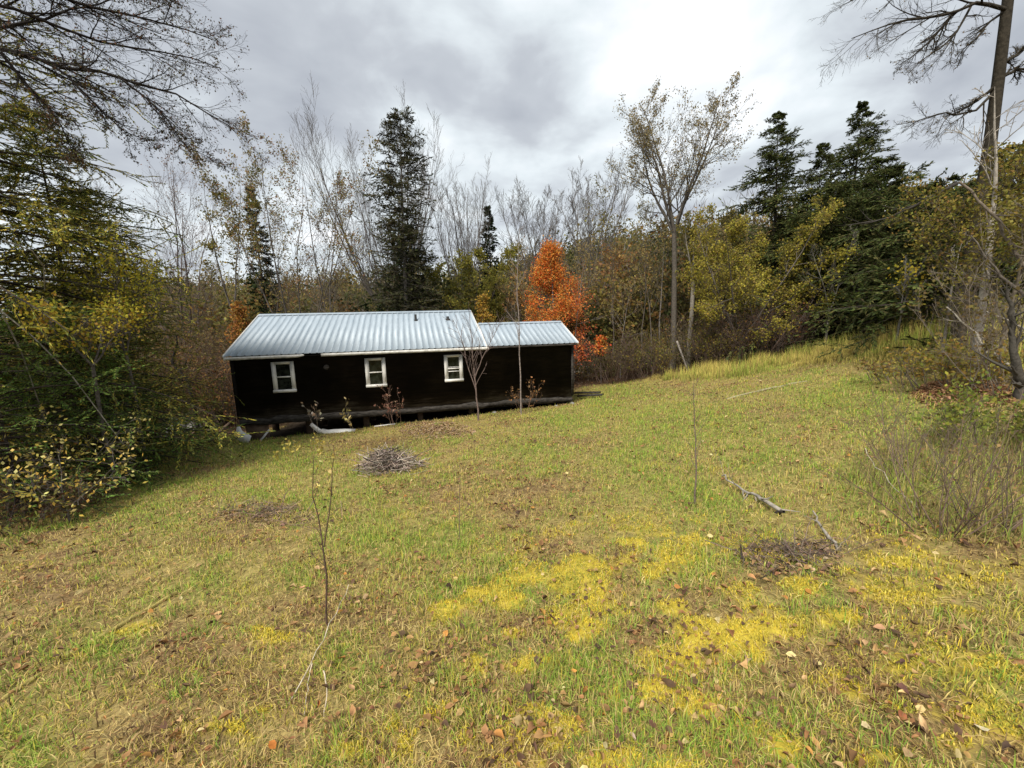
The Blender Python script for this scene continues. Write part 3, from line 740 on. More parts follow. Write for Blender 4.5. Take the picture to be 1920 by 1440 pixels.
# grey boulders in the brush left of the cabin
for i, (px, py, Y, s) in enumerate(((305, 690, 19, .55), (335, 672, 20, .5), (320, 760, 18, .5), (352, 745, 18.5, .45))):
    p = at(px, py, Y); rg = np.random.default_rng(i + 40)
    mb = MB(); th, ph = np.meshgrid(np.linspace(0, math.pi, 9), np.linspace(0, 2 * math.pi, 14, endpoint=False), indexing='ij')
    dd = np.stack([np.sin(th) * np.cos(ph), np.sin(th) * np.sin(ph), np.cos(th)], -1).reshape(-1, 3)
    V = dd * s * (1 + .25 * (fbm(dd[:, 0:1] * 2 + 5 + i, dd[:, 1:2] * 2 + dd[:, 2:3] * 2, 5) - .5) * 2); V[:, 2] *= .75
    g = float(ground(p[0], p[1])); top = max(p[2] + s * .4, g + s)
    V[:, 2] = np.where(V[:, 2] < 0, V[:, 2] * 1.6, V[:, 2])
    Q = [[a * 14 + b, (a + 1) * 14 + b, (a + 1) * 14 + (b + 1) % 14, a * 14 + (b + 1) % 14] for a in range(8) for b in range(14)]
    mb.add(V, (.3, .3, .3), Q=Q); o = mb.build('boulder', M_STONE, smooth=True); o.location = (p[0], p[1], g + s * .4)
    tag(o, ['grey boulder in the brush left of the cabin, the leftmost upper one', 'grey boulder half hidden behind the dark crooked sapling', 'pale boulder low on the ground between young hemlocks and cabin', 'small grey boulder nearest the cabin in the left brush'][i], 'boulder')

# ------------------------------------------------------------------ vegetation generators (local coords, base at origin)
GREYBARK = (.125, .11, .098); BROWNBARK = (.095, .075, .06); DARKBARK = (.05, .04, .034); PALEBARK = (.26, .24, .22)

def base_at(px, py, Y):
    p = at(px, py, Y); g = float(ground(p[0], p[1]))
    return np.array([p[0], p[1], g]), p[2] - g

def deciduous(name, label, cat, px, py, Y, seed, stems=1, r=.13, fork=.35, spread=.25, bark=GREYBARK, leaves=None, nleaf=0, lsize=(.07, .05),
              m1=9, m2=7, m3=5, a1=.75, ratio1=.42, up=.10, minr=.006, group=None, ltop=0., clump=0., wob=.10, widen=1., m4=0, lmask=None, taper0=.8, cmat=None):
    rng = np.random.default_rng(seed)
    b, H = base_at(px, py, Y)
    root = empty(name, b, label, cat, group)
    tr = MB(); cr = MB()
    n = stems
    # trunk up to the fork, then leaders
    az = np.arange(n) * 2 * math.pi / n + rng.normal(size=n) * .3 + rng.uniform(0, 6.28)
    if fork > 0:
        tp, trd = grow(rng, np.zeros((1, 3)) - [0, 0, .15], np.array([[0, 0, 1.]]), np.array([H * fork + .15]), np.array([r]), 8, .015, .10, .3)
        tubes(tr, tp, np.concatenate([trd[:, :1] * 1.35, trd[:, 1:]], 1), bark, 8)
        P = np.repeat(tp[:, -1], n, 0); R = np.full(n, trd[0, -1] * (.85 if n == 1 else .68))
    else:
        P = np.stack([np.cos(az) * r * .8, np.sin(az) * r * .8, np.full(n, -.15)], 1); R = np.full(n, r)
    sprd = spread * (rng.uniform(.5, 1.15, n) if n > 1 else np.array([.02]))
    D = unit(np.stack([np.cos(az) * sprd, np.sin(az) * sprd, np.ones(n)], 1))
    L0 = H * (1 - fork) * rng.uniform(.82, 1.0, n)
    p0, r0 = grow(rng, P, D, L0, R, 9, wob * .5, up * .35, .85)
    r0 = np.maximum(r0, minr)
    tubes(tr, p0, r0, bark, 6)
    P1, D1, L1, R1 = spawn(rng, p0, r0, L0, m1, .12 if fork > 0 else .3, a1, ratio1 * widen, .5)
    p1, r1 = grow(rng, P1, D1, L1, R1, 6, wob, up, .8); r1 = np.maximum(r1, minr)
    tubes(tr, p1, r1, bark, 5)
    tw = np.array(bark) * .9
    P2, D2, L2, R2 = spawn(rng, p1, r1, L1, m2, .15, .65, .5, .6)
    p2, r2 = grow(rng, P2, D2, L2, R2, 4, wob * 1.3, up * .8, .7); r2 = np.maximum(r2, minr * .9)
    tubes(cr, p2, r2, tw, 4)
    P3, D3, L3, R3 = spawn(rng, p2, r2, L2, m3, .1, .6, .55, .6)
    p3, r3 = grow(rng, P3, D3, L3, R3, 3, wob * 1.5, up * .6, .6); r3 = np.maximum(r3, minr * .75)
    tubes(cr, p3, r3, tw, 3)
    last = p3
    if m4:
        P4, D4, L4, R4 = spawn(rng, p3, r3, L3, m4, .1, .6, .55, .6)
        p4, r4 = grow(rng, P4, D4, L4, R4, 2, wob * 1.5, up * .6, .6); tubes(cr, p4, np.maximum(r4, minr * .6), tw, 3); last = np.concatenate([p3[:, -3:], p4[:, :3]])
    if nleaf:
        cols, pr = leaves
        i = rng.integers(0, len(last), nleaf); k = rng.integers(1, last.shape[1], nleaf)
        C = last[i, k] + rng.normal(size=(nleaf, 3)) * .10
        if clump:
            keep = vnoise(C[:, 0] * .8 + C[:, 1] * .5 + seed, C[:, 2] * .8 + C[:, 1] * .4, seed) > clump * rng.uniform(.7, 1.2, nleaf); C = C[keep]
        if ltop: C = C[C[:, 2] > ltop * H * rng.uniform(.7, 1.2, len(C))]
        if lmask is not None: C = C[lmask(C, rng)]
        col = jitcol(rng, len(C), cols, pr)
        leaf_quads(cr, C, lsize[0], lsize[1], rng, col, .2, mi=1)
    mx = max(float(np.max(p3[..., 2])), float(p0[..., 2].max())); k = H / mx
    for mb in (tr, cr): mb.v = [v * k for v in mb.v]
    tr.build('trunk', M_BARK, root, smooth=True)
    cr.build('crown', [M_TWIG, M_LEAF], root)
    return root

def conifer(name, label, cat, px, py, Y, seed, wbase=2.5, dens=1., start=.12, power=.8, droop=.25, cols=None, needle=(.13, .035), bark=DARKBARK, r=None, gap=.2,
            base=None, group=None, nb=None, H=None, needles=9, lowdrop=0., tipcol=None):
    rng = np.random.default_rng(seed)
    if base is None: b, H0 = base_at(px, py, Y)
    else: b = base; H0 = H
    H = H0
    root = empty(name, b, label, cat, group)
    cols = cols if cols is not None else [(.028, .045, .016), (.04, .06, .02), (.02, .032, .014)]
    r = r or H * .011
    tr = MB(); cr = MB()
    tp, trd = grow(rng, np.array([[0, 0, -.2]]), np.array([[0, 0, 1.]]), np.array([H + .2]), np.array([r]), 14, .012, .05, .96)
    tp[..., 2] *= H / tp[0, -1, 2]
    tubes(tr, tp, np.maximum(trd, .012), bark, 8)
    n = nb or int(H * 13 * dens)
    t = start + (1 - start) * (np.arange(n) + rng.random(n)) / n; t = np.minimum(t, .985)
    az = rng.uniform(0, 2 * math.pi, n)
    lob = 1 + gap * np.sin(az * 2 + t * 9 + seed) + rng.normal(size=n) * gap
    L = wbase * np.clip((1 - t) / (1 - start), .0, 1) ** power * np.clip(lob, .35, 1.6) + .12
    k = t * 14; i = np.clip(k.astype(int), 0, 13); w = (k - i)[:, None]
    P = tp[0, i] * (1 - w) + tp[0, i + 1] * w
    el = .45 * t - .1 - lowdrop * (1 - t) + rng.normal(size=n) * .12
    D = np.stack([np.cos(az) * np.cos(el), np.sin(az) * np.cos(el), np.sin(el)], 1)
    p1, r1 = grow(rng, P, D, L, .005 + .006 * L, 6, .06, -droop * .22, .8)
    tubes(tr, p1, r1, bark, 4)
    # side sprays, flattened
    nsp = np.maximum((L / .16), 3)
    mm = int(np.clip(np.mean(nsp) * 1.3, 6, 24))
    P2, D2, L2, R2 = spawn(rng, p1, r1, L, mm, .12, .95, .36, .5, .15, flat=.25)
    L2 = np.minimum(L2, .9)
    p2, r2 = grow(rng, P2, D2, L2, R2, 3, .08, -droop * .12, .6)
    tubes(cr, p2, np.maximum(r2, .004), np.array(bark) * .9, 3)
    # needle sprays along side twigs and the branch ends
    src = np.concatenate([p2, p1[:, -4:]]) ; SL = np.concatenate([L2, L * .5])
    m = needles
    f = (np.arange(m)[None] + rng.random((len(src), m))) / m * 3; ii = np.clip(f.astype(int), 0, 2); ww = (f - ii)[..., None]
    jj = np.arange(len(src))[:, None]
    C = src[jj, ii] * (1 - ww) + src[jj, ii + 1] * ww
    T = unit(src[jj, ii + 1] - src[jj, ii])
    A = unit(T + np.cross(T, np.array([0, 0, 1.])) * np.where(rng.random((len(src), m, 1)) < .5, 1, -1) * rng.uniform(.3, 1.1, (len(src), m, 1)) + rng.normal(size=C.shape) * .18 + np.array([0, 0, -.12]))
    C = (C + A * needle[0] * .4).reshape(-1, 3); A = A.reshape(-1, 3)
    sc = np.clip(np.repeat(SL, m) / .6, .55, 1.1)
    col = jitcol(rng, len(C), cols, None, .2)
    br = np.repeat(np.concatenate([rng.normal(size=n) for _ in range(1)])[np.concatenate([np.repeat(np.arange(n), mm), np.arange(n)])], m)
    col = col * (1 + .22 * br)[:, None]
    if tipcol is not None:
        s_ = rng.random(len(C)) < tipcol[1]; col[s_] = jitcol(rng, int(s_.sum()), tipcol[0], None, .2)
    leaf_quads(cr, C, needle[0] * sc, needle[1] * sc, rng, np.clip(col, .004, .9), .55, axis=A, mi=1)
    tr.build('trunk', M_BARK, root, smooth=True)
    cr.build('crown', [M_TWIG, M_NEEDLE], root)
    return root

def shrub(name, label, cat, base, H, seed, stems=14, spread=.7, r=.010, bark=BROWNBARK, cols=None, nleaf=0, lsize=(.06, .04), m1=6, m2=5, group=None, minr=.0025, up=.06, wob=.16, ratio=.5, rad0=.15, pr=None, arch=0.):
    rng = np.random.default_rng(seed)
    root = empty(name, base, label, cat, group)
    az = rng.uniform(0, 2 * math.pi, stems); rr = rng.random(stems) ** .5 * rad0
    P = np.stack([np.cos(az) * rr, np.sin(az) * rr, np.full(stems, -.05)], 1)
    s = spread * rng.random(stems) ** .7
    D = unit(np.stack([np.cos(az) * s, np.sin(az) * s, np.ones(stems)], 1))
    L = H * rng.uniform(.6, 1.08, stems)
    p0, r0 = grow(rng, P, D, L, np.full(stems, r) * rng.uniform(.6, 1.2, stems), 7, wob * .5, up - arch, .75)
    st = MB(); cr = MB()
    tubes(st, p0, np.maximum(r0, minr), np.array(bark) * rng.uniform(.7, 1.4, (stems, 1)), 5)
    P1, D1, L1, R1 = spawn(rng, p0, r0, L, m1, .3, .6, ratio, .6)
    p1, r1 = grow(rng, P1, D1, L1, R1, 4, wob, up - arch, .7); tubes(cr, p1, np.maximum(r1, minr), np.array(bark), 4)
    P2, D2, L2, R2 = spawn(rng, p1, r1, L1, m2, .15, .6, .5, .6)
    p2, r2 = grow(rng, P2, D2, L2, R2, 3, wob * 1.3, up - arch, .6); tubes(cr, p2, np.maximum(r2, minr * .8), np.array(bark) * .9, 3)
    if nleaf:
        src = np.concatenate([p1[:, -4:], p2]); i = rng.integers(0, len(src), nleaf); k = rng.integers(1, 4, nleaf)
        C = src[i, k] + rng.normal(size=(nleaf, 3)) * .04
        leaf_quads(cr, C, lsize[0], lsize[1], rng, jitcol(rng, nleaf, cols, pr), .35, mi=1)
    st.build('stems', M_BARK, root); cr.build('foliage' if nleaf > 200 else 'twigs', [M_TWIG, M_LEAF], root)
    return root

YEL = [(.42, .33, .035), (.32, .28, .03), (.50, .36, .04), (.20, .20, .03)]
OLIVE = [(.17, .16, .035), (.22, .19, .04), (.12, .12, .03), (.26, .18, .04)]
TANL = [(.30, .22, .08), (.22, .15, .06), (.36, .28, .10), (.16, .13, .05)]
RUST = [(.24, .12, .04), (.18, .09, .04), (.30, .17, .05), (.13, .08, .045)]
REDM = [(.76, .20, .035), (.80, .29, .05), (.66, .13, .04), (.80, .38, .08), (.42, .22, .07), (.30, .20, .06)]
PALEY = [(.72, .60, .20), (.66, .50, .11), (.76, .64, .26)]

# ------------------------------------------------------------------ background wood (a far mass, nobody could count it)
def make_wood():
    rng = np.random.default_rng(77)
    cr = MB()
    pal = [[(.19, .155, .095), (.25, .20, .125), (.13, .105, .07)],      # bare brown
           [(.22, .19, .055), (.16, .145, .045), (.27, .21, .06)],           # olive yellow
           [(.075, .085, .03), (.10, .105, .035), (.055, .06, .024)],        # dark green
           [(.27, .15, .055), (.20, .115, .05), (.33, .20, .06)],          # rust
           [(.17, .15, .13), (.22, .195, .175), (.13, .115, .10)]]             # grey
    n = 1250
    u = rng.uniform(-1.15, 1.15, n); Y = 27 + 95 * rng.random(n) ** 1.5
    for i in range(n):
        x, y = u[i] * Y[i], Y[i]
        g = float(gz(x, y)); s = rng.uniform(.75, 1.25)
        if y < 40: h = rng.uniform(3.8, 8.0)
        else: h = rng.uniform(6.5, 11.0)
        if u[i] > .05 and y < 50: h *= 1.15
        wd = h * rng.uniform(.2, .38)
        pi = rng.choice(5, p=[.22, .36, .25, .07, .10])
        m = int(rng.uniform(300, 480)); dd = rnd_dir(rng, m) * rng.random((m, 1)) ** .45
        C = np.array([x, y, g + h * .55]) + dd * np.array([wd, wd, h * .5])
        C += (vnoise(C[:, 0] * 1.2, C[:, 2] * 1.2, i)[:, None] - .5) * wd * .5
        sz = .16 + y * .0042
        if pi in (0, 4):   # bare: thin upright slivers
            A = unit(rng.normal(size=(m, 3)) * .55 + np.array([0, 0, 1.]) + dd * np.array([.8, .8, .2]))
            leaf_quads(cr, C, sz * 4.5, .022 + y * .0008, rng, jitcol(rng, m, pal[pi]), 0, axis=A)
        else:
            leaf_quads(cr, C, sz, sz * .7, rng, jitcol(rng, m, pal[pi], None, .25), .3)
    tag(cr.build('background_wood', M_LEAF), 'dense brown and olive wood on the slope behind the cabin', 'wood', kind='stuff')
    # low brush right behind the clearing
    cr = MB(); n = 620
    t = rng.random(n); pts = np.array([[-34, 13], [-24, 18.5], [-15, 20.5], [-6, 23.5], [2, 24.5], [9, 24], [14, 23], [20, 20.5], [26, 15], [30, 9]])
    f = t * (len(pts) - 1); i0 = np.clip(f.astype(int), 0, len(pts) - 2); w = (f - i0)[:, None]
    B = pts[i0] * (1 - w) + pts[i0 + 1] * w; B = B + rng.normal(size=(n, 2)) * np.array([1., 1.2]) + np.array([0, 1.]) * np.abs(rng.normal(size=(n, 1))) * 1.6
    for i in range(n):
        x, y = B[i]; g = float(gz(x, y)); h = rng.uniform(1.0, 3.2); m = 130
        pi = rng.choice(5, p=[.28, .30, .24, .10, .08])
        dd = rnd_dir(rng, m) * rng.random((m, 1)) ** .5
        C = np.array([x, y, g + h * .5]) + dd * np.array([h * .5, h * .5, h * .52])
        A = unit(rng.normal(size=(m, 3)) * .6 + np.array([0, 0, 1.]) + dd * .6)
        tw = rng.random(m) < (.75 if pi in (0, 4) else .3); col = jitcol(rng, m, pal[pi], None, .25)
        leaf_quads(cr, C[tw], .75, .018, rng, col[tw] * .9, 0, axis=A[tw])
        leaf_quads(cr, C[~tw], .11, .08, rng, col[~tw], .2)
    tag(cr.build('understory_brush', M_LEAF), 'low brown brush along the wood edge behind the cabin and clearing', 'brush', kind='stuff')
make_wood()

# ------------------------------------------------------------------ trees behind the cabin, left to right
deciduous('bare_tree', 'bare many stemmed tree with reddish buds rising left of the cabin', 'tree', 285, 248, 27, 101, stems=6, fork=.12, spread=.42, r=.16, bark=(.13, .10, .09), m1=11, m2=8, m3=6, up=.16, leaves=([(.22, .10, .06), (.28, .16, .06)], None), nleaf=1500, lsize=(.10, .07), a1=.5)
deciduous('thinning_tree', 'tall pale stemmed tree with thinning yellow green leaves above the cabin left end', 'tree', 512, 222, 26, 102, stems=6, fork=.14, spread=.42, r=.12, bark=(.115, .10, .088), m1=9, m2=7, m3=5, up=.12, leaves=([(.24, .21, .06), (.30, .22, .08), (.17, .15, .05), (.26, .14, .06)], None), nleaf=11000, lsize=(.12, .085), clump=.40, a1=.55, ltop=.35)
deciduous('thinning_tree', 'olive leaved half bare tree between the reddish bare tree and the tall pale stemmed one', 'tree', 400, 285, 25, 103, stems=2, fork=.4, spread=.35, r=.12, m1=8, leaves=(OLIVE, None), nleaf=5200, lsize=(.13, .09), clump=.45, ltop=.55)
deciduous('thinning_tree', 'slender tree with sparse rusty leaves right of the tall pale stemmed tree', 'tree', 585, 300, 25.5, 104, stems=2, fork=.3, spread=.25, r=.11, m1=8, leaves=([(.26, .18, .07), (.20, .17, .05), (.26, .13, .06)], None), nleaf=2600, lsize=(.12, .08), clump=.4, ltop=.45)
conifer('spruce', 'small dark narrow spruce among the bare stems left above the cabin', 'tree', 468, 345, 29, 105, wbase=1.7, power=.9, needle=(.34, .13), needles=8)
deciduous('bare_tree', 'large vase shaped bare tree fanning out behind the dark columnar evergreen', 'tree', 712, 195, 31, 106, stems=12, fork=.22, spread=.62, r=.17, bark=(.135, .12, .11), m1=11, m2=8, m3=5, up=.2, a1=.36, wob=.06, minr=.007)
conifer('columnar_evergreen', 'tall dark columnar evergreen standing above the middle of the cabin roof', 'tree', 738, 218, 25, 107, wbase=2.25, power=.36, start=.12, dens=1.5, gap=.14, droop=.1, cols=[(.055, .06, .025), (.075, .078, .03), (.04, .045, .02), (.09, .07, .04)], needle=(.2, .075), needles=9, bark=(.15, .135, .12))
conifer('spruce', 'broad dark spruce low behind the columnar evergreen', 'tree', 752, 420, 27.5, 108, wbase=2.9, power=.7, start=.05, needle=(.34, .13), needles=8)
deciduous('bare_tree', 'grey bare tree with upswept limbs right of the columnar evergreen', 'tree', 862, 308, 33, 109, stems=8, fork=.3, spread=.5, r=.18, bark=(.14, .125, .115), up=.2, a1=.42, m1=11, m2=8, m3=5, minr=.007)
deciduous('yellow_tree', 'olive yellow bushy tree behind the cabin roof, right of the columnar evergreen', 'tree', 872, 462, 29, 110, stems=4, fork=.12, spread=.6, r=.12, leaves=([(.22, .20, .04), (.28, .24, .04), (.15, .15, .03)], None), nleaf=20000, lsize=(.12, .085), up=.05)
conifer('spruce', 'small thin spruce spire between the bare trees right of the columnar evergreen', 'tree', 921, 385, 35, 111, wbase=1.9, power=.9, needle=(.36, .14), needles=8)
deciduous('bare_tree', 'grey bare tree far off on the slope left of the orange maple top', 'tree', 1008, 332, 41, 112, stems=8, m1=11, m2=8, fork=.25, spread=.5, r=.2, bark=(.13, .118, .108), up=.16, minr=.012)
deciduous('bare_tree', 'tall bare tree far off above the orange maple', 'tree', 1112, 292, 41, 113, stems=7, m1=11, m2=8, fork=.3, spread=.4, r=.2, bark=(.15, .135, .125), up=.18, minr=.012)
deciduous('bare_tree', 'dark bare tree just left of the tall sparse leaved tree', 'tree', 1178, 322, 33, 114, stems=4, fork=.2, spread=.35, r=.11, bark=(.10, .09, .08), up=.14, leaves=(OLIVE, None), nleaf=2200, lsize=(.13, .09), ltop=.3)
deciduous('thinning_tree', 'tan leaved thin tree between the orange maple and the tall sparse leaved tree', 'tree', 1105, 450, 30, 115, stems=4, fork=.15, spread=.45, r=.11, bark=(.16, .13, .10), leaves=([(.30, .16, .06), (.22, .15, .06), (.35, .15, .04)], None), nleaf=3600, lsize=(.12, .08), ltop=.3)
deciduous('tall_tree', 'tallest tree right of the cabin with sparse tan leaves high in its forked crown', 'tree', 1282, 140, 23.5, 119, stems=5, fork=.52, spread=.55, r=.19, bark=(.10, .088, .075), m1=12, m2=8, m3=6, wob=.12, leaves=([(.34, .26, .10), (.26, .20, .09), (.20, .17, .07)], None), nleaf=11000, lsize=(.095, .065), clump=.33, up=.10, a1=.85, ratio1=.5)
deciduous('bare_tree', 'pale peeling trunk close beside the tall sparse leaved tree', 'tree', 1302, 400, 23, 117, stems=2, fork=.6, spread=.3, r=.15, bark=(.22, .20, .17), m1=5, m2=5, m3=3, leaves=(OLIVE, None), nleaf=900, lsize=(.12, .08))
slab('fallen_pole', [at(1268, 640, 22.3), at(1292, 705, 21.6)], .08, .08, M_WOOD, 'pale pole leaning against the foot of the tall sparse leaved tree', 'pole')
# maples
def maple_mask(H, W):
    def f(C, rng):
        t = np.clip(C[:, 2] / H, 0, 1); rr = np.hypot(C[:, 0], C[:, 1])
        return rr < W * np.clip(1.08 - t, .05, 1) * rng.uniform(.8, 1.15, len(C))
    return f
def maple(name, label, px, py, Y, seed, W, n, bark=(.11, .09, .08), cols=REDM, lsize=(.15, .12), low=.12, gapf=.30):
    rng = np.random.default_rng(seed); b, H = base_at(px, py, Y)
    root = empty(name, b, label, 'tree'); tr = MB(); cr = MB()
    tp, trd = grow(rng, np.array([[0, 0, -.1]]), np.array([[0, 0, 1.]]), np.array([H]), np.array([H * .012]), 10, .03, .06, .9); tubes(tr, tp, np.maximum(trd, .01), bark, 7)
    k = 34; t = low + (.97 - low) * (np.arange(k) + rng.random(k)) / k; i = np.clip((t * 10).astype(int), 0, 9); w = (t * 10 - i)[:, None]
    P = tp[0, i] * (1 - w) + tp[0, i + 1] * w; az = rng.uniform(0, 6.283, k)
    D = np.stack([np.cos(az), np.sin(az), np.full(k, .55)], 1); L = (W * 1.05 * (1.03 - t) ** 1.05 + .12) * rng.uniform(.65, 1.2, k)
    p1, r1 = grow(rng, P, unit(D), L, .012 + L * .008, 5, .08, .02, .8); tubes(tr, p1, r1, bark, 4)
    P2, D2, L2, R2 = spawn(rng, p1, r1, L, 8, .15, .7, .5, .6); p2, r2 = grow(rng, P2, D2, L2, R2, 3, .12, .03, .6); tubes(cr, p2, np.maximum(r2, .005), bark, 3)
    j = rng.integers(0, len(p2), n); C = p2[j, rng.integers(1, 4, n)] + rng.normal(size=(n, 3)) * (.06 + .05 * W)
    C = C[vnoise(C[:, 0] * 1.5 + C[:, 1] * .8 + 9, C[:, 2] * 1.7, seed) > gapf * rng.uniform(.6, 1.1, n)]; n = len(C)
    col = jitcol(rng, n, cols, None, .2)
    # redder and darker toward the right hand lower side
    sidef = np.clip((C[:, 0] / W) * .8 - (C[:, 2] / H - .35) * .6, 0, 1)[:, None]
    if cols is REDM: col = col * (1 - sidef) + np.array([.74, .10, .085]) * sidef * rng.uniform(.7, 1.2, (n, 1)) + 0 * col
    leaf_quads(cr, C, lsize[0], lsize[1], rng, col, .3, mi=1)
    tr.build('trunk', M_BARK, root, smooth=True); cr.build('crown', [M_TWIG, M_LEAF], root); return root
maple('red_maple', 'bright orange red maple with a pointed top behind the right end of the cabin', 1042, 448, 24.2, 120, 3.3, 32000, lsize=(.095, .07))
maple('red_maple', 'small red maple sapling low in the woods right of the cabin corner', 1128, 628, 22.8, 121, .75, 900, low=.62)
maple('maple_bush', 'orange leaved bush just left of the cabin roof corner', 452, 565, 21.5, 122, 1.5, 3600, cols=[(.42, .20, .04), (.36, .15, .05), (.30, .20, .05)], lsize=(.13, .10))
maple('maple_bush', 'golden orange bush peeking over the step between the two cabin roof levels', 905, 548, 25.5, 123, 1.6, 3000, cols=[(.44, .27, .04), (.38, .22, .05), (.26, .20, .05)], lsize=(.13, .10))
deciduous('yellow_tree', 'bright yellow green tree against the dark hemlocks right of the tall sparse tree', 'tree', 1405, 376, 20.9, 124, stems=6, fork=.14, spread=.66, r=.13, leaves=([(.38, .33, .05), (.31, .28, .05), (.44, .37, .055), (.20, .18, .045), (.26, .19, .06)], None), nleaf=26000, lsize=(.10, .075), up=.05, m1=9)
deciduous('yellow_tree', 'smaller yellow leaved tree leaning out below the bright yellow green tree', 'tree', 1475, 470, 20.6, 125, stems=3, fork=.12, spread=.6, r=.08, leaves=([(.36, .31, .05), (.28, .26, .04)], None), nleaf=3200, lsize=(.12, .09), clump=.35, ltop=.4)
deciduous('thinning_tree', 'olive leaved tree filling the gap under the tall sparse leaved tree', 'tree', 1340, 395, 25.5, 126, stems=4, fork=.12, spread=.5, r=.12, leaves=([(.17, .15, .045), (.22, .17, .05), (.12, .11, .04)], None), nleaf=9000, lsize=(.14, .10))
# right hand hemlocks
HEM = [(1655, 300, 22.5, 137, 4.6, 'dark full hemlock filling the gap right of the tallest spire'), (1738, 350, 18, 138, 4.0, 'dark low hemlock in the shade between the broad one and the big trunk'), (1835, 345, 13.2, 139, 3.2, 'dark hemlock close behind the olive leaved small tree'),
       (1472, 205, 27, 130, 5.2, 'dark hemlock with a spire top, leftmost of the tall evergreens on the right'),
       (1548, 262, 25, 131, 4.4, 'shorter hemlock between the two spire topped evergreens'),
       (1612, 192, 26, 132, 4.4, 'open topped hemlock with a leaning spire, tallest of the evergreens on the right'),
       (1690, 310, 20, 133, 5.0, 'broad dark hemlock standing over the tall grass right of the spire tops'),
       (1560, 345, 21, 134, 3.8, 'low wide hemlock at the front of the evergreens, its dark trunks showing over the grass'),
       (1775, 330, 16, 135, 3.6, 'dark hemlock just left of the big trunk on the right'),
       (1905, 270, 14.5, 136, 3.8, 'hemlock behind the big trunk at the right edge')]
for px, py, Y, sd, wb, lab in HEM:
    conifer('hemlock', lab, 'tree', px, py, Y, sd, wbase=wb, power=.88 if sd < 133 else .7, start=.08, gap=.32, needle=(.18, .06), needles=17, droop=.3, dens=1.1,
            cols=[(.075, .10, .030), (.10, .12, .036), (.05, .068, .024), (.12, .11, .04)])
# columns of understory saplings, alike thin bare poles
rng = np.random.default_rng(300)
proto = []
for k in range(3):
    o = deciduous('understory_tree', 'thin bare understory tree in the brown woods behind the cabin', 'tree', 1200, 420, 27, 310 + k, stems=1, fork=.3, r=.06, m1=10, m2=5, m3=3, bark=[(.13, .11, .095), (.20, .18, .165), (.10, .085, .07)][k], up=.12, leaves=(TANL, None), nleaf=500, lsize=(.11, .08), group='understory trees behind the cabin')
    proto.append(o)
spots = [(345, 25, .8), (395, 27, .9), (620, 25, .75), (655, 28, .9), (815, 26, .7), (950, 28, .9), (985, 26, 1.0), (1075, 24, .85), (1095, 26, 1.), (1150, 25, .95), (1165, 23.5, .7), (1205, 24.5, 1.05), (1225, 23.2, .8), (1240, 25.5, 1.1), (1330, 23.4, .9), (1355, 22.8, .75), (240, 23, .9), (535, 24.5, .8), (700, 24.5, .6)]
for i, (px, Y, s) in enumerate(spots):
    o = proto[i] if i < 3 else copy_tree(proto[i % 3])
    p = at(px, 600, Y); o.location = (p[0], p[1], float(ground(p[0], p[1]))); o.scale = (s, s, s * rng.uniform(.9, 1.15)); o.rotation_euler = (rng.normal() * .03, rng.normal() * .03, rng.uniform(0, 6.28))
# brush
def gp(px, py, Y=None):
    if Y is None: p = hit(px, py)
    else: p = at(px, py, Y)
    p = p.copy(); p[2] = float(ground(p[0], p[1])); return p
for px, Y, H, sd, lab, cols, nl in ((1400, 20.5, 3.0, 401, 'brownish bare brush at the wood edge below the bright yellow green tree', RUST, 500), (1455, 20.6, 2.7, 402, 'dense reddish brown twiggy bush just left of the dark hemlock trunks', RUST, 500),
                                  (1340, 21.0, 2.4, 403, 'low olive brown bush at the foot of the pale peeling trunk', OLIVE, 1500), (1215, 21.8, 2.0, 404, 'low scrubby olive bush at the clearing edge left of the tall sparse tree', OLIVE, 1400),
                                  (415, 19.5, 3.6, 405, 'tall rusty brown bush touching the cabin left end', RUST, 3200), (365, 20.5, 4.2, 406, 'large brown bush behind the grey boulders', [(.17, .11, .05), (.20, .15, .06), (.12, .09, .05)], 3600),
                                  (420, 23, 4.8, 407, 'tall tangled olive brown bush behind the cabin left corner', [(.17, .14, .05), (.13, .11, .045), (.20, .13, .05)], 4200), (330, 23.5, 4.8, 408, 'tall brown bush below the reddish bare tree', [(.19, .14, .05), (.15, .12, .05), (.22, .13, .04)], 4600),
                                  (255, 19, 4.3, 409, 'wide yellow brown bush over the young hemlocks on the left', [(.24, .19, .04), (.17, .13, .04), (.24, .13, .05)], 4600), (1150, 22.5, 2.6, 410, 'dim brown bush just right of the cabin under the small red maple', [(.12, .09, .05), (.14, .13, .04)], 1200)):
    shrub('bush', lab, 'bush', gp(px, 650, Y), H, sd, stems=34, spread=.75, r=.016, bark=(.12, .085, .07), cols=cols, nleaf=nl, lsize=(.10, .07), m1=7, m2=6, minr=.005, rad0=.9)
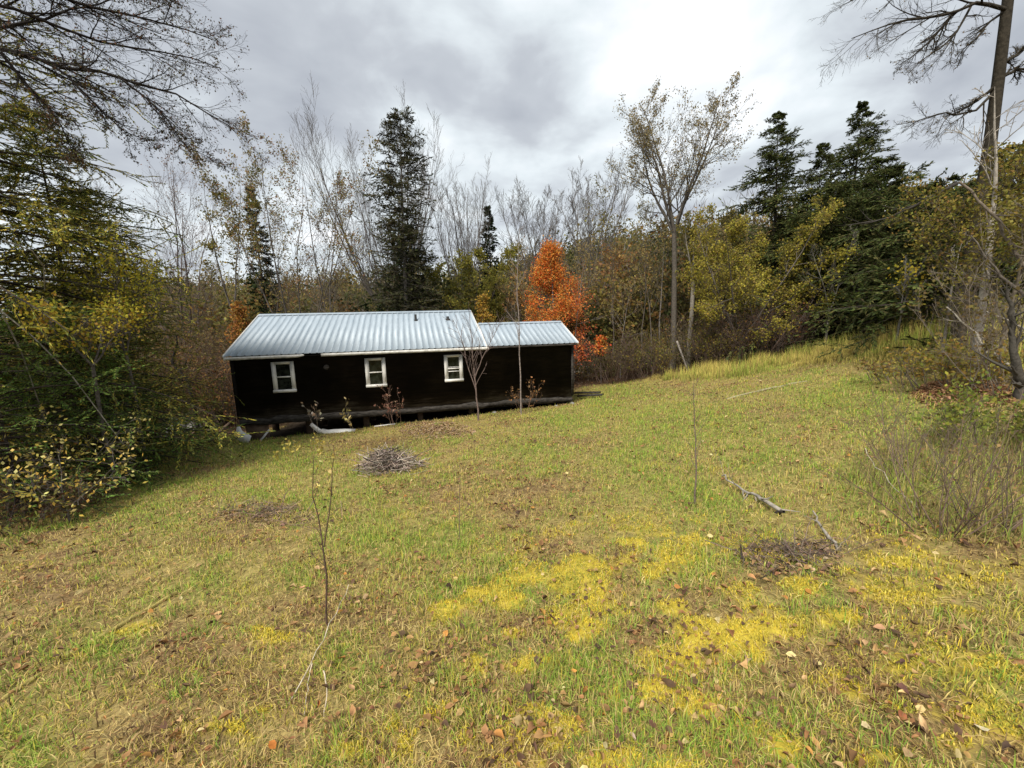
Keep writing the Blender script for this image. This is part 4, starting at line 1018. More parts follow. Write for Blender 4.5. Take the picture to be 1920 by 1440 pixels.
# dark crooked sapling
rg = np.random.default_rng(9)
b = gp(352, 730, 17.5); rt = empty('crooked_sapling', b, 'dark crooked leafless sapling in front of the grey boulders left of the cabin', 'tree')
path = np.array([at(x, y, 17.5) for x, y in ((362, 735), (352, 712), (335, 695), (323, 680), (326, 665), (332, 648), (331, 628))]) - b
path[0, 2] = -.1
mb = MB(); tubes(mb, path[None], np.array([[.085, .075, .065, .055, .05, .04, .02]]), (.02, .017, .015), 7)
tubes(mb, np.array([[path[2], path[2] + [.25, 0, .1], path[2] + [.4, 0, .45]]]), np.array([[.05, .04, .015]]), (.02, .017, .015), 6); mb.build('trunk', M_BARK, rt, smooth=True)
mb = MB(); P1, D1, L1, R1 = spawn(rg, path[None], np.array([[.085, .075, .065, .055, .05, .04, .02]]), np.array([2.]), 12, .3, .7, .35, .3); p1, r1 = grow(rg, P1, D1, L1, R1, 4, .15, .05); tubes(mb, p1, np.maximum(r1, .004), (.03, .025, .02), 4); mb.build('twigs', M_TWIG, rt)

# ------------------------------------------------------------------ left edge evergreens and saplings
LH = [(.22, .24, .05), (.30, .27, .055), (.14, .17, .045)]
conifer('hemlock', 'big olive tinged hemlock filling the upper left edge of the picture', 'tree', -300, -330, 8.0, 201, wbase=3.9, power=.55, start=.10, gap=.25, needle=(.08, .025), needles=28, dens=1.7, droop=.35, cols=[(.36, .32, .06), (.27, .27, .06), (.44, .34, .06), (.16, .19, .05)])
conifer('hemlock', 'mid height hemlock behind the big one on the left, its top against the sky', 'tree', 55, 205, 10.5, 202, wbase=3.0, power=.6, start=.06, gap=.25, needle=(.09, .03), needles=26, dens=2.2, cols=LH, droop=.35)
conifer('hemlock', 'brownish green hemlock left of the bright yellow sapling top', 'tree', 150, 350, 12.5, 203, wbase=2.6, power=.7, start=.1, gap=.28, needle=(.105, .036), needles=22, dens=2., cols=[(.28, .24, .05), (.20, .19, .045), (.33, .24, .06)], droop=.3)
YH = [(60, 560, 7.6, 204, 2.3, 'young hemlock with feathery boughs at the left edge, nearest the camera'), (165, 590, 10.2, 205, 2.0, 'young dark hemlock with drooping boughs left of the boulders'), (228, 655, 13.2, 206, 1.1, 'young green hemlock nearest the boulders'),
      (-40, 600, 6.4, 207, 1.8, 'young hemlock cut off by the left edge of the picture'), (120, 690, 8.2, 208, 1.7, 'low spreading hemlock behind the pale yellow saplings'), (238, 845, 8.9, 209, .7, 'knee high hemlock at the grass edge on the left')]
for px, py, Y, sd, wb, lab in YH:
    conifer('young_hemlock', lab, 'tree', px, py, Y, sd, wbase=wb, power=.6, start=.03, gap=.25, needle=(.075, .023), needles=32, dens=1.9, droop=.3, cols=[(.13, .22, .045), (.17, .26, .055), (.08, .135, .035), (.20, .22, .05)], nb=90 if wb > 1 else 34)
deciduous('yellow_sapling', 'slim tree with a bright yellow top at the left between hemlocks and bare tree', 'tree', 196, 428, 9.2, 210, stems=4, fork=.55, spread=.5, r=.04, leaves=([(.50, .43, .04), (.40, .37, .04), (.58, .46, .05), (.26, .27, .04)], None), nleaf=3000, lsize=(.065, .048), ltop=.7)
deciduous('yellow_sapling', 'yellow green leafy sapling spreading over the young hemlocks on the left', 'tree', 150, 555, 7.6, 211, stems=4, fork=.65, spread=.65, r=.04, leaves=([(.42, .37, .04), (.28, .27, .035), (.48, .38, .045), (.36, .22, .04)], None), nleaf=2600, lsize=(.06, .045), ltop=.78)
deciduous('beech_sapling', 'beech sapling with pale yellow leaves in front of the left hemlocks, the upper one', 'sapling', 110, 765, 6.7, 212, stems=3, fork=.2, spread=.8, r=.02, leaves=(PALEY, None), nleaf=300, lsize=(.065, .034), m1=6, m2=5, m3=3, up=-.02, minr=.003, ltop=.2)
deciduous('beech_sapling', 'beech sapling with drooping golden leaves in front of the left hemlocks, the lower one', 'sapling', 105, 850, 5.6, 213, stems=3, fork=.15, spread=1.0, r=.016, leaves=([(.72, .54, .14), (.66, .44, .09), (.74, .62, .24)], None), nleaf=300, lsize=(.06, .032), m1=6, m2=5, m3=3, up=-.05, minr=.003, ltop=.2)
shrub('bush', 'low orange tinted bush at the very left edge', 'bush', gp(8, 760, 7), 1.3, 214, stems=10, cols=[(.45, .20, .05), (.40, .28, .08)], nleaf=320, lsize=(.07, .05), spread=.7)
shrub('bush', 'dark brown leafy undergrowth at the left edge above the leaf litter', 'bush', gp(60, 985), .75, 215, stems=26, cols=[(.10, .055, .03), (.15, .09, .04), (.10, .10, .03)], nleaf=900, lsize=(.06, .04), spread=1.1, rad0=.5, r=.006)
shrub('bush', 'brown and olive undergrowth between the golden beech sapling and the grass', 'bush', gp(160, 945), .6, 216, stems=22, cols=[(.14, .09, .04), (.16, .13, .04), (.08, .08, .03)], nleaf=800, lsize=(.06, .04), spread=1.1, rad0=.45, r=.006)
for i, pts in enumerate((((-20, 565), (60, 630), (135, 705), (225, 800)), ((5, 590), (40, 660), (75, 710)), ((5, 450), (60, 470), (82, 500), (84, 545)))):
    P = np.array([at(x, y, 6.4 + .25 * k) for k, (x, y) in enumerate(pts)])
    if i < 2: P[-1, 2] = min(P[-1, 2], float(ground(P[-1, 0], P[-1, 1])) + 1.0)
    mb = MB(); tubes(mb, P[None], np.linspace(.013, .007, len(P))[None], (.24, .22, .18), 5)
    tag(mb.build('dead_stick', M_BARK, origin=P[0]), ['long pale dead stick slanting through the young hemlocks on the left', 'short dead stick beside the long slanting one at the left edge', 'bent grey dead stick among the hemlock boughs at the left edge'][i], 'stick')

# ------------------------------------------------------------------ overhanging limb, top left
def limb_tree(name, label, base, trunk, limbs, seed, bark, r_l, m1, m2, m3, ratio, leafcols, nleaf, lsize, minr, up=0., trunk_r=(.22, .16), lpx=None):
    rng = np.random.default_rng(seed); rt = empty(name, base, label, 'tree')
    tr = MB(); cr = MB()
    T = np.array(trunk) - base
    tubes(tr, T[None], np.linspace(trunk_r[0], trunk_r[1], len(T))[None] * np.array([1.25] + [1] * (len(T) - 1)), bark, 9)
    allp = []
    for L, rr in limbs:
        P = np.array(L) - base
        # resample to 7 points
        s = np.concatenate([[0], np.cumsum(np.linalg.norm(np.diff(P, axis=0), axis=1))]); q = np.linspace(0, s[-1], 10)
        P = np.stack([np.interp(q, s, P[:, a]) for a in range(3)], 1) + rng.normal(size=(10, 3)) * s[-1] * .006
        R = np.linspace(rr, max(rr * .18, minr), 10)
        tubes(tr, P[None], R[None], bark, 6)
        P1, D1, L1, R1 = spawn(rng, P[None], R[None], np.array([s[-1]]), m1, .12, .55, ratio, .6, .2, flat=.6)
        p1, r1 = grow(rng, P1, D1, L1, R1, 6, .10, up, .75); tubes(tr, p1, np.maximum(r1, minr), bark, 5)
        P2, D2, L2, R2 = spawn(rng, p1, r1, L1, m2, .12, .6, .5, .6); p2, r2 = grow(rng, P2, D2, L2, R2, 4, .13, up, .7); tubes(cr, p2, np.maximum(r2, minr * .8), bark, 4)
        P3, D3, L3, R3 = spawn(rng, p2, r2, L2, m3, .12, .6, .55, .6); p3, r3 = grow(rng, P3, D3, L3, R3, 3, .15, up, .6); tubes(cr, p3, np.maximum(r3, minr * .6), bark, 3)
        allp.append(p3)
    if nleaf:
        A = np.concatenate(allp); i = rng.integers(0, len(A), nleaf); C = A[i, rng.integers(1, 4, nleaf)] + rng.normal(size=(nleaf, 3)) * .02
        leaf_quads(cr, C, lsize[0], lsize[1], rng, jitcol(rng, nleaf, leafcols), 0, mi=1)
    tr.build('trunk', M_BARK, rt, smooth=True); cr.build('crown', [M_TWIG, M_LEAF], rt); return rt
b = gp(-330, 1000, 5.2)
tt = at(-260, -120, 5.2); tb = b.copy(); tb[2] -= .2
lim = []
for pts, r in ((((-240, 40), (0, 85), (60, 105), (140, 132), (230, 145), (300, 165), (385, 210), (440, 240)), .034), (((-240, 10), (0, 60), (40, 48), (110, 32), (180, 12), (260, -25)), .024),
               (((70, 108), (130, 145), (180, 200), (235, 245), (285, 268)), .020), (((225, 145), (285, 190), (325, 240), (350, 275), (400, 300)), .016), (((-200, -60), (60, -30), (190, 20), (300, 40), (400, 70)), .030), (((-220, -20), (30, 20), (170, 75), (290, 95), (420, 130)), .026), (((-200, -120), (80, -90), (220, -40), (330, 0)), .026), (((0, 100), (60, 170), (110, 225), (140, 300)), .018)):
    P = [at(x, y, 5.2 + .0022 * (x + 240)) for x, y in pts]; lim.append((P, r))
limb_tree('overhanging_tree', 'tree off the left edge whose bare dark limbs with tiny leaves overhang the sky', b, [tb, (tb + tt) / 2 + [.1, 0, 0], tt], lim, 500, (.035, .03, .028), None, 17, 9, 7, .36, [(.09, .07, .04), (.14, .07, .04), (.10, .10, .04)], 7500, (.03, .02), .002, up=.02, trunk_r=(.2, .13))

# ------------------------------------------------------------------ big trunk, top right
b = gp(1796, 640, 11)
tz = [np.array([b[0], b[1], b[2] - .2]), at(1800, 600, 11), at(1855, 280, 11), at(1872, 150, 11), at(1890, 0, 11), at(1925, -320, 11)]
lim = []
for pts, r, dy in ((((1886, 18), (1850, 6), (1822, 5), (1790, 22), (1745, 34), (1690, 36), (1640, 55), (1600, 72)), .045, -.8), (((1884, 22), (1855, 42), (1830, 72), (1800, 98), (1790, 120)), .032, .4), (((1822, 8), (1800, 50), (1770, 85), (1735, 105), (1700, 140)), .03, -.9),
                   (((1790, 22), (1760, 60), (1720, 100), (1690, 118)), .04, .5), (((1864, 175), (1830, 208), (1800, 215), (1765, 210), (1725, 222), (1700, 240)), .032, -.7), (((1862, 165), (1830, 190), (1800, 208), (1770, 220)), .04, .7), (((1875, 120), (1910, 100), (1960, 60)), .05, 0), (((1868, 150), (1910, 130), (1960, 130)), .05, 0), (((1895, -60), (1830, -80), (1740, -60), (1660, -20), (1590, 0)), .05, 0)):
    lim.append(([at(x, y, 11 + dy * k / len(pts)) for k, (x, y) in enumerate(pts)], r))
limb_tree('large_tree', 'large straight trunked tree at the upper right with long bare drooping branches', b, tz, lim, 510, (.040, .034, .025), None, 13, 8, 6, .40, [(.20, .14, .06), (.14, .11, .05)], 500, (.045, .03), .0028, up=-.01, trunk_r=(.15, .09))

# right edge trees and shrubs
deciduous('olive_tree', 'olive brown leaved small tree in front of the big trunk on the right', 'tree', 1850, 292, 9.3, 520, stems=3, fork=.3, spread=.36, r=.06, bark=(.13, .105, .08), leaves=([(.24, .22, .045), (.30, .25, .05), (.18, .17, .04), (.26, .17, .05)], None), nleaf=5200, lsize=(.07, .048), ltop=.55, up=.02)
deciduous('olive_tree', 'olive leaved small tree at the very right edge', 'tree', 1935, 330, 7.8, 521, stems=3, fork=.25, spread=.5, r=.06, bark=(.20, .17, .13), leaves=([(.24, .22, .045), (.30, .25, .05), (.20, .16, .04)], None), nleaf=3000, lsize=(.06, .042), ltop=.5, up=.02)
deciduous('birch', 'thin pale birch stem at the upper right edge beside the big trunk', 'tree', 1912, 150, 8.6, 522, stems=1, fork=.55, r=.075, bark=(.33, .30, .26), m1=7, m2=5, m3=3, up=.05)
deciduous('bare_sapling', 'thin grey leaning sapling left of the big trunk foot', 'tree', 1802, 420, 10.5, 523, stems=1, fork=.5, r=.035, bark=(.24, .22, .19), m1=6, m2=4, m3=3)
deciduous('bare_sapling', 'grey bare sapling tangled in front of the hemlocks on the right', 'tree', 1700, 480, 13, 524, stems=2, fork=.3, spread=.4, r=.04, bark=(.16, .15, .135), m1=7, m2=6, m3=4, leaves=(YEL, None), nleaf=260, lsize=(.09, .07))
deciduous('bare_sapling', 'lichen grey bare sapling before the dark hemlocks, left of the tangled grey one', 'tree', 1570, 420, 19, 525, stems=2, fork=.35, spread=.35, r=.07, bark=(.17, .16, .14), m1=8, m2=6, m3=4)
for px, Y, H, sd, lab, cols, nl in ((1840, 9.6, 1.7, 530, 'tangled bare shrub with a few leaves under the olive tree on the right', OLIVE, 700), (1915, 6.6, 2.0, 531, 'tall tangled bare shrub at the right edge below the birch', [(.20, .16, .05), (.14, .10, .04)], 700), (1740, 15, 1.3, 532, 'rusty undergrowth at the foot of the broad dark hemlock', RUST, 1500), (1655, 18, 1.0, 533, 'low rusty bush where the tall grass meets the evergreens', RUST, 1300),
                               (1775, 7.9, .8, 534, 'rusty yellow low bush behind the leaf pile on the right', [(.38, .25, .06), (.40, .32, .07), (.26, .26, .06)], 1100), (1870, 7.2, .9, 535, 'yellow brown low bush at the right edge above the leaf pile', [(.38, .32, .06), (.28, .27, .06), (.36, .22, .06)], 1100), (1700, 9.2, .55, 536, 'small tuft of yellowish weeds left of the rusty low bush', [(.30, .25, .06), (.26, .17, .06)], 700)):
    shrub('bush', lab, 'bush', gp(px, 650, Y), H, sd, stems=22, spread=.9, r=.010, bark=(.17, .14, .11), cols=cols, nleaf=nl, lsize=(.07, .05), m1=6, m2=5, minr=.003, rad0=.6)
# rusty leaf pile
def leaf_pile(name, label, px, py, rx, ry, n, hgt, cols, seed, size=.06):
    rng = np.random.default_rng(seed); c = hit(px, py); a = (hit(px + rx, py) - c); b_ = (hit(px, py - ry) - c)
    th = rng.uniform(0, 6.283, n); rr = rng.random(n) ** .6
    x = c[0] + (a[0] * np.cos(th) + b_[0] * np.sin(th)) * rr; y = c[1] + (a[1] * np.cos(th) + b_[1] * np.sin(th)) * rr
    mb = MB(); curled(mb, np.stack([x, y, ground(x, y) + rng.random(n) * hgt * (1.05 - rr)], 1), rng, size * rng.uniform(.7, 1.2, n), jitcol(rng, n, cols))
    c = np.array([c[0], c[1], float(ground(c[0], c[1]))])
    return tag(mb.build(name, M_LITTER, origin=c), label, 'leaf pile', kind='stuff')
leaf_pile('leaf_pile', 'drift of rusty brown leaves on the bank at the right', 1800, 738, 110, 26, 3600, .16, [(.30, .16, .08), (.24, .12, .06), (.38, .24, .13)], 540, .075)
leaf_pile('leaf_patch', 'patch of pale brown leaves in the grass before the middle of the cabin', 815, 805, 75, 14, 1500, .05, [(.36, .24, .15), (.28, .18, .11), (.44, .32, .20)], 541, .085)

# slanting dead branches on the right
def stick(name, label, pts, r0, r1, col, cat='branch', seed=0, twigs=0, sides=6, n=9, jit=.008):
    rng = np.random.default_rng(seed + 900); P = np.array(pts, float)
    s = np.concatenate([[0], np.cumsum(np.linalg.norm(np.diff(P, axis=0), axis=1))]); q = np.linspace(0, s[-1], n)
    P = np.stack([np.interp(q, s, P[:, a]) for a in range(3)], 1) + rng.normal(size=(n, 3)) * s[-1] * jit
    R = np.linspace(r0, r1, n) * rng.uniform(.85, 1.15, n)
    o0 = P[0].copy(); mb = MB(); tubes(mb, (P - o0)[None], R[None], col, sides)
    rt = empty(name, o0, label, cat) if twigs else None
    if twigs:
        mb.build('stem', M_BARK, rt, smooth=True)
        P1, D1, L1, R1 = spawn(rng, (P - o0)[None], R[None], np.array([s[-1]]), twigs, .25, .6, .28, .55); p1, r1_ = grow(rng, P1, D1, L1, R1, 4, .1, .06); m2 = MB(); tubes(m2, p1, np.maximum(r1_, .0016), col, 4)
        P2, D2, L2, R2 = spawn(rng, p1, r1_, L1, 3, .25, .6, .5, .6); p2, r2 = grow(rng, P2, D2, L2, R2, 3, .1, .06); tubes(m2, p2, np.maximum(r2, .0013), col, 3); m2.build('twigs', M_TWIG, rt); return rt
    o = mb.build(name, M_BARK, smooth=True); o.location = o0; return tag(o, label, cat)
b = gp(1905, 790, 6.2)
stick('dead_tree', 'dark rough dead trunk at the right edge of the clearing', [b - ZZ * .1, b + [0, .02, .35], at(1910, 720, 6.2), at(1903, 660, 6.2), at(1900, 600, 6.2), at(1890, 540, 6.2)], .075, .018, (.075, .068, .058), 'tree', 11, 16, 9, 16, .008)
stick('dead_branch', 'long pale dead branch slanting down to the dark trunk on the right', [at(1775, 575, 8.4), at(1830, 630, 7.6), at(1895, 690, 6.8)], .012, .022, (.30, .27, .22), seed=1, twigs=6)
stick('dead_branch', 'grey dead branch above the long pale one at the right edge', [at(1850, 585, 7.5), at(1890, 600, 7), at(1930, 622, 6.6)], .010, .016, (.26, .23, .19), seed=2, twigs=4)
stick('dead_branch', 'dark dead bough reaching left across the hemlocks on the right', [at(1795, 342, 10.4), at(1740, 370, 10.6), at(1700, 396, 10.8), at(1640, 415, 11), at(1590, 425, 11.4)], .045, .012, (.05, .045, .04), seed=3, twigs=9)
stick('dead_branch', 'forked bare branch crossing the olive leaves at the upper right edge', [at(1800, 340, 8), at(1850, 388, 7.8), at(1890, 450, 7.6), at(1925, 500, 7.4)], .02, .035, (.17, .14, .11), seed=4, twigs=8)
stick('dead_branch', 'curved dark branch rising from the right edge shrubs', [at(1930, 560, 7), at(1880, 520, 7.2), at(1840, 470, 7.4), at(1820, 440, 7.6)], .03, .01, (.10, .085, .07), seed=5, twigs=8)

# shrubs lower right
shrub('bare_shrub', 'bare brown twiggy shrub with curved stems in front of the green bush at lower right', 'shrub', gp(1775, 1000), .98, 601, stems=19, spread=1.0, r=.0055, bark=(.16, .115, .09), cols=[(.34, .22, .10)], nleaf=60, lsize=(.03, .02), m1=5, m2=3, minr=.0012, rad0=.22, wob=.16)
shrub('bare_shrub', 'bare grey brown shrub at the right edge beside the curved stemmed one', 'shrub', gp(1890, 985), .95, 602, stems=13, spread=.9, r=.005, bark=(.15, .12, .095), cols=[(.30, .20, .10)], nleaf=80, lsize=(.03, .02), m1=4, m2=3, minr=.0013, rad0=.3, wob=.18)
shrub('bare_shrub', 'thin bare shrub left of the green bush, its twigs fanning over the grass', 'shrub', gp(1715, 905), .85, 603, stems=14, spread=.8, r=.005, bark=(.16, .12, .09), cols=[(.34, .22, .10)], nleaf=50, lsize=(.03, .02), m1=6, m2=3, minr=.0015, rad0=.2)
shrub('green_bush', 'fresh yellow green leafy bush at the right edge behind the bare shrubs', 'bush', gp(1880, 890, 4.3), .75, 604, stems=22, spread=.7, r=.006, bark=(.12, .10, .07), cols=[(.22, .27, .05), (.30, .30, .05), (.16, .20, .04)], nleaf=1300, lsize=(.05, .035), m1=6, m2=5, minr=.0018, rad0=.4)
shrub('green_bush', 'small green leafy bush left of the bigger one on the right', 'bush', gp(1820, 880, 4.8), .5, 605, stems=16, spread=.8, r=.005, bark=(.12, .10, .07), cols=[(.20, .24, .05), (.26, .26, .06)], nleaf=700, lsize=(.045, .03), m1=5, m2=4, minr=.0018, rad0=.3)
stick('twig', 'straight pale twig slanting across the green grass on the right', [gp(1618, 868) + ZZ * .16, gp(1660, 915) + ZZ * .08, gp(1722, 962) + ZZ * .03], .004, .006, (.50, .45, .34), 'twig', 6)

# fallen branch and brush heap, right foreground
p = [gp(1352, 905) + ZZ * .10, gp(1385, 925) + ZZ * .09, gp(1425, 952) + ZZ * .06, gp(1462, 972) + ZZ * .03]
stick('fallen_branch', 'lichen spotted fallen branch propped up in the grass, the longer left piece', p, .008, .018, (.32, .29, .25), seed=7, n=14, sides=7, jit=.013, twigs=7)
stick('fallen_branch', 'shorter lichen spotted branch piece lying right of the propped one', [gp(1520, 978) + ZZ * .06, gp(1545, 1008) + ZZ * .04, gp(1572, 1035) + ZZ * .02], .007, .013, (.29, .26, .22), seed=8, sides=7, jit=.02, twigs=4)
stick('broken_stub', 'dark broken branch end in the moss between the two lichen spotted pieces', [gp(1455, 968) + ZZ * .0, gp(1463, 975) + ZZ * .05, gp(1468, 978) + ZZ * .07], .02, .012, (.06, .05, .045), seed=9)
stick('twig', 'thin curved twig standing at the tip of the propped branch', [gp(1355, 905) + ZZ * .09, gp(1350, 895) + ZZ * .16, gp(1335, 868) + ZZ * .2], .003, .0015, (.25, .20, .15), 'twig', 10)
def heap(name, label, px, py, rx, ry, n, hgt, cols, seed, ln=(.25, .7), r=(.003, .009), leaves=0, mat=None):
    rng = np.random.default_rng(seed); c = hit(px, py); a = hit(px + rx, py) - c; b_ = hit(px, py - ry) - c
    c = np.array([c[0], c[1], float(ground(c[0], c[1]))])
    th = rng.normal(size=n) * 1.5 + rng.choice([.4, 2.6, 4.6], n, p=[.45, .35, .2]); rr = rng.random(n) ** .75
    lob = 1 + .34 * np.sin(th * 2 + seed) + .24 * np.sin(th * 3 + seed * 1.7) + rng.normal(size=n) * .12
    x = (a[0] * np.cos(th) + b_[0] * np.sin(th)) * rr * lob; y = (a[1] * np.cos(th) + b_[1] * np.sin(th)) * rr * lob
    hgt_ = hgt; hgt = hgt * (.55 + .75 * fbm(x * 3 / (abs(a[0]) + .1) + 7, y * 3 / (abs(a[0]) + .1), seed))
    z = ground(c[0] + x, c[1] + y) - c[2] + hgt * np.sqrt(1 - np.minimum(rr, 1) ** 2) * rng.random(n) ** .7
    az = rng.uniform(0, 6.283, n); D = unit(np.stack([np.cos(az), np.sin(az), rng.normal(size=n) * .42], 1)); L = rng.uniform(0, 1, n) ** 1.8 * (ln[1] - ln[0]) + ln[0]
    P = np.stack([x, y, z], 1) - D * L[:, None] / 2
    p1, r1 = grow(rng, P, D, L, rng.uniform(*r, n), 4, .09, -.02, .5)
    gmin = ground(c[0] + p1[..., 0], c[1] + p1[..., 1]) - c[2] + .004; p1[..., 2] = np.maximum(p1[..., 2], gmin)
    mb = MB(); tubes(mb, p1, r1, jitcol(rng, n, cols, None, .3), 5)
    if leaves:
        th = rng.uniform(0, 6.283, leaves); rr = rng.random(leaves) ** .5; x = (a[0] * np.cos(th) + b_[0] * np.sin(th)) * rr; y = (a[1] * np.cos(th) + b_[1] * np.sin(th)) * rr
        curled(mb, np.stack([x, y, ground(c[0] + x, c[1] + y) - c[2] + .01 + hgt_ * .5 * (1 - rr) * rng.random(leaves)], 1), rng, .045 * rng.uniform(.7, 1.3, leaves), jitcol(rng, leaves, [(.25, .16, .10), (.16, .10, .07), (.34, .24, .15)]))
    o = mb.build(name, M_BARK); o.location = c; return tag(o, label, 'brush pile', kind='stuff')
heap('twig_pile', 'low heap of grey brown dead twigs beside the fallen branch in the right foreground', 1478, 1048, 105, 32, 210, .07, [(.15, .11, .09), (.20, .15, .12), (.10, .075, .06)], 610, (.10, .5), (.0010, .0035), 150)
heap('brush_pile', 'mounded pile of grey cut brush on the grass in front of the cabin', 727, 880, 46, 14, 900, .42, [(.26, .20, .165), (.36, .29, .24), (.15, .115, .095), (.06, .05, .045), (.44, .37, .31)], 611, (.12, .62), (.003, .009), 260)
heap('twig_pile', 'flattened streak of dead twigs in the grass left of the brush pile', 500, 968, 95, 20, 150, .08, [(.20, .145, .11), (.26, .19, .14), (.13, .10, .075)], 612, (.15, .7), (.0015, .005), 260)
for k, (x0, y0, x1, y1, h1) in enumerate(((1392, 1062, 1388, 1020, .12), (1490, 1045, 1490, 985, .17), (1415, 1070, 1400, 1030, .11), (1500, 1040, 1525, 960, .15), (1560, 1040, 1600, 1000, .12))):
    a = gp(x0, y0); q = a + (at(x1, y1, a[1]) - a)
    stick('dead_stalk', ['dark stubby stalk at the left end of the right foreground twig heap', 'pale upright stalk in the middle of the right foreground twig heap', 'second grey stalk from the left in the right foreground twig heap', 'thin leaning stalk behind the middle of the right foreground twig heap', 'thin stalk at the right end of the right foreground twig heap'][k],
          [a, (a + q) / 2 + [.005, .01, 0], q], .005 if k else .009, .0022, [(.07, .055, .05), (.30, .24, .19), (.22, .17, .14), (.26, .2, .15), (.24, .2, .14)][k], 'stalk', 20 + k)

# poles lying in the grass
def ground_log(name, label, pix, r, col, seed, lift=.5):
    P = [gp(*q) + ZZ * r * lift for q in pix]; return stick(name, label, P, r, r * .8, col, 'log', seed, sides=9, n=14, jit=.003)
ground_log('mossy_pole', 'long half buried mossy yellow pole in the grass at the left', [(-40, 1335), (60, 1270), (140, 1215), (235, 1162), (330, 1108)], .020, (.34, .28, .09), 30, .35)
ground_log('fallen_pole', 'pale weathered pole lying at the edge of the tall grass on the right', [(1362, 748), (1400, 740), (1450, 730), (1512, 718)], .035, (.26, .24, .14), 31, .5)

# saplings in the clearing
def sapling(label, pix, Y, r0, r1, col, seed, twigs=10, tw_up=.06, leaf=None, nl=0, side=(), ls=(.05, .03), ratio=.22, name='sapling'):
    rng = np.random.default_rng(seed)
    b = gp(*pix[0]) if Y is None else gp(pix[0][0], pix[0][1], Y)
    Yb = b[1]; P = np.array([b - ZZ * .03] + [at(x, y, Yb + .02 * k) for k, (x, y) in enumerate(pix[1:])]) - b
    rt = empty(name, b, label, 'sapling')
    def res(P, n=10):
        s = np.concatenate([[0], np.cumsum(np.linalg.norm(np.diff(P, axis=0), axis=1))]); q = np.linspace(0, s[-1], n)
        return np.stack([np.interp(q, s, P[:, a]) for a in range(3)], 1), s[-1]
    st = MB(); tw = MB(); ends = []
    for k, (PP, ra) in enumerate([(P, r0)] + [(np.array([at(x, y, Yb + .03) for x, y in sd]) - b, r0 * .6) for sd in side]):
        Q, L = res(PP); Q = Q + rng.normal(size=Q.shape) * L * .003; R = np.linspace(ra, r1, 10); tubes(st, Q[None], R[None], col, 6)
        P1, D1, L1, R1 = spawn(rng, Q[None], R[None], np.array([L]), twigs, .3, .6, ratio, .55); p1, r_1 = grow(rng, P1, D1, L1, R1, 4, .08, tw_up); tubes(tw, p1, np.maximum(r_1, r1 * .7), col, 4)
        P2, D2, L2, R2 = spawn(rng, p1, r_1, L1, 4, .2, .6, .45, .6); p2, r_2 = grow(rng, P2, D2, L2, R2, 3, .1, tw_up); tubes(tw, p2, np.maximum(r_2, r1 * .6), col, 3); ends.append(p2); ends.append(p1[:, -4:])
    if nl:
        A = np.concatenate(ends); i = rng.integers(0, len(A), nl); C = A[i, rng.integers(1, 4, nl)]; C = C[np.argsort(C[:, 2])][int(nl * .45):]
        leaf_quads(tw, C, ls[0], ls[1], rng, jitcol(rng, len(C), leaf), .3, mi=1)
    st.build('stem', M_BARK, rt, smooth=True); tw.build('twigs', [M_TWIG, M_LEAF], rt); return rt
sapling('slender dark sapling with two upright stems in the left foreground', [(612, 1168), (612, 1100), (608, 1030), (600, 990), (585, 920), (590, 855)], None, .0075, .002, (.10, .065, .05), 701, 6, .08, PALEY, 26, [[(608, 1025), (618, 960), (622, 900), (626, 835)]], (.035, .022), .14)
sapling('thin leafless sapling standing alone right of the middle of the clearing', [(1304, 945), (1305, 880), (1303, 800), (1300, 720)], None, .010, .002, (.17, .13, .105), 702, 12, .04, None, 0, [], (.04, .03), .16)
sapling('very thin twig like sapling in the middle of the clearing', [(860, 1012), (862, 950), (863, 880)], None, .0045, .0016, (.17, .13, .10), 703, 5, .06, None, 0, [], (.04, .03), .2)
sapling('forked bare sapling growing against the cabin front right of the third window', [(897, 788), (893, 740), (888, 680), (884, 630), (880, 590)], 13.9, .035, .006, (.17, .125, .11), 704, 16, .05, None, 0, [[(893, 735), (875, 680), (868, 640), (850, 600)], [(890, 710), (905, 670), (925, 630), (938, 600)]], (.06, .04), .30)
sapling('tall straight pale sapling before the cabin right part, rising above the roof', [(976, 772), (976, 700), (973, 620), (970, 540), (972, 470), (975, 425)], 14.9, .030, .008, (.24, .20, .18), 705, 14, .05, [(.30, .15, .06), (.26, .18, .07)], 30, [], (.07, .05), .16)
shrub('weed', 'rusty leaved weed at the foot of the tall straight pale sapling', 'weed', gp(985, 770, 15.2), 1.25, 706, stems=7, spread=.5, r=.006, bark=(.2, .13, .09), cols=[(.30, .15, .06), (.24, .14, .07)], nleaf=110, lsize=(.09, .06), m1=4, m2=3, rad0=.2)
shrub('weed', 'rusty seed headed weed standing before the second cabin window', 'weed', gp(745, 810, 14.3), 1.35, 707, stems=6, spread=.35, r=.006, bark=(.2, .13, .10), cols=[(.28, .14, .10), (.36, .24, .16), (.20, .10, .07)], nleaf=110, lsize=(.10, .06), m1=4, m2=3, rad0=.2)
shrub('weed', 'weed with drooping pale leaves before the cabin left of its middle', 'weed', gp(592, 815, 14.0), 1.15, 708, stems=3, spread=.3, r=.007, bark=(.3, .24, .18), cols=[(.50, .44, .34), (.40, .28, .18)], nleaf=34, lsize=(.16, .07), m1=3, m2=2, rad0=.12)
shrub('weed', 'arching weed with yellow cream leaves under the second cabin window', 'weed', gp(668, 812, 14.2), 1.1, 709, stems=3, spread=.8, r=.006, bark=(.3, .24, .16), cols=[(.62, .52, .26), (.54, .44, .16)], nleaf=26, lsize=(.17, .07), m1=3, m2=2, rad0=.1)
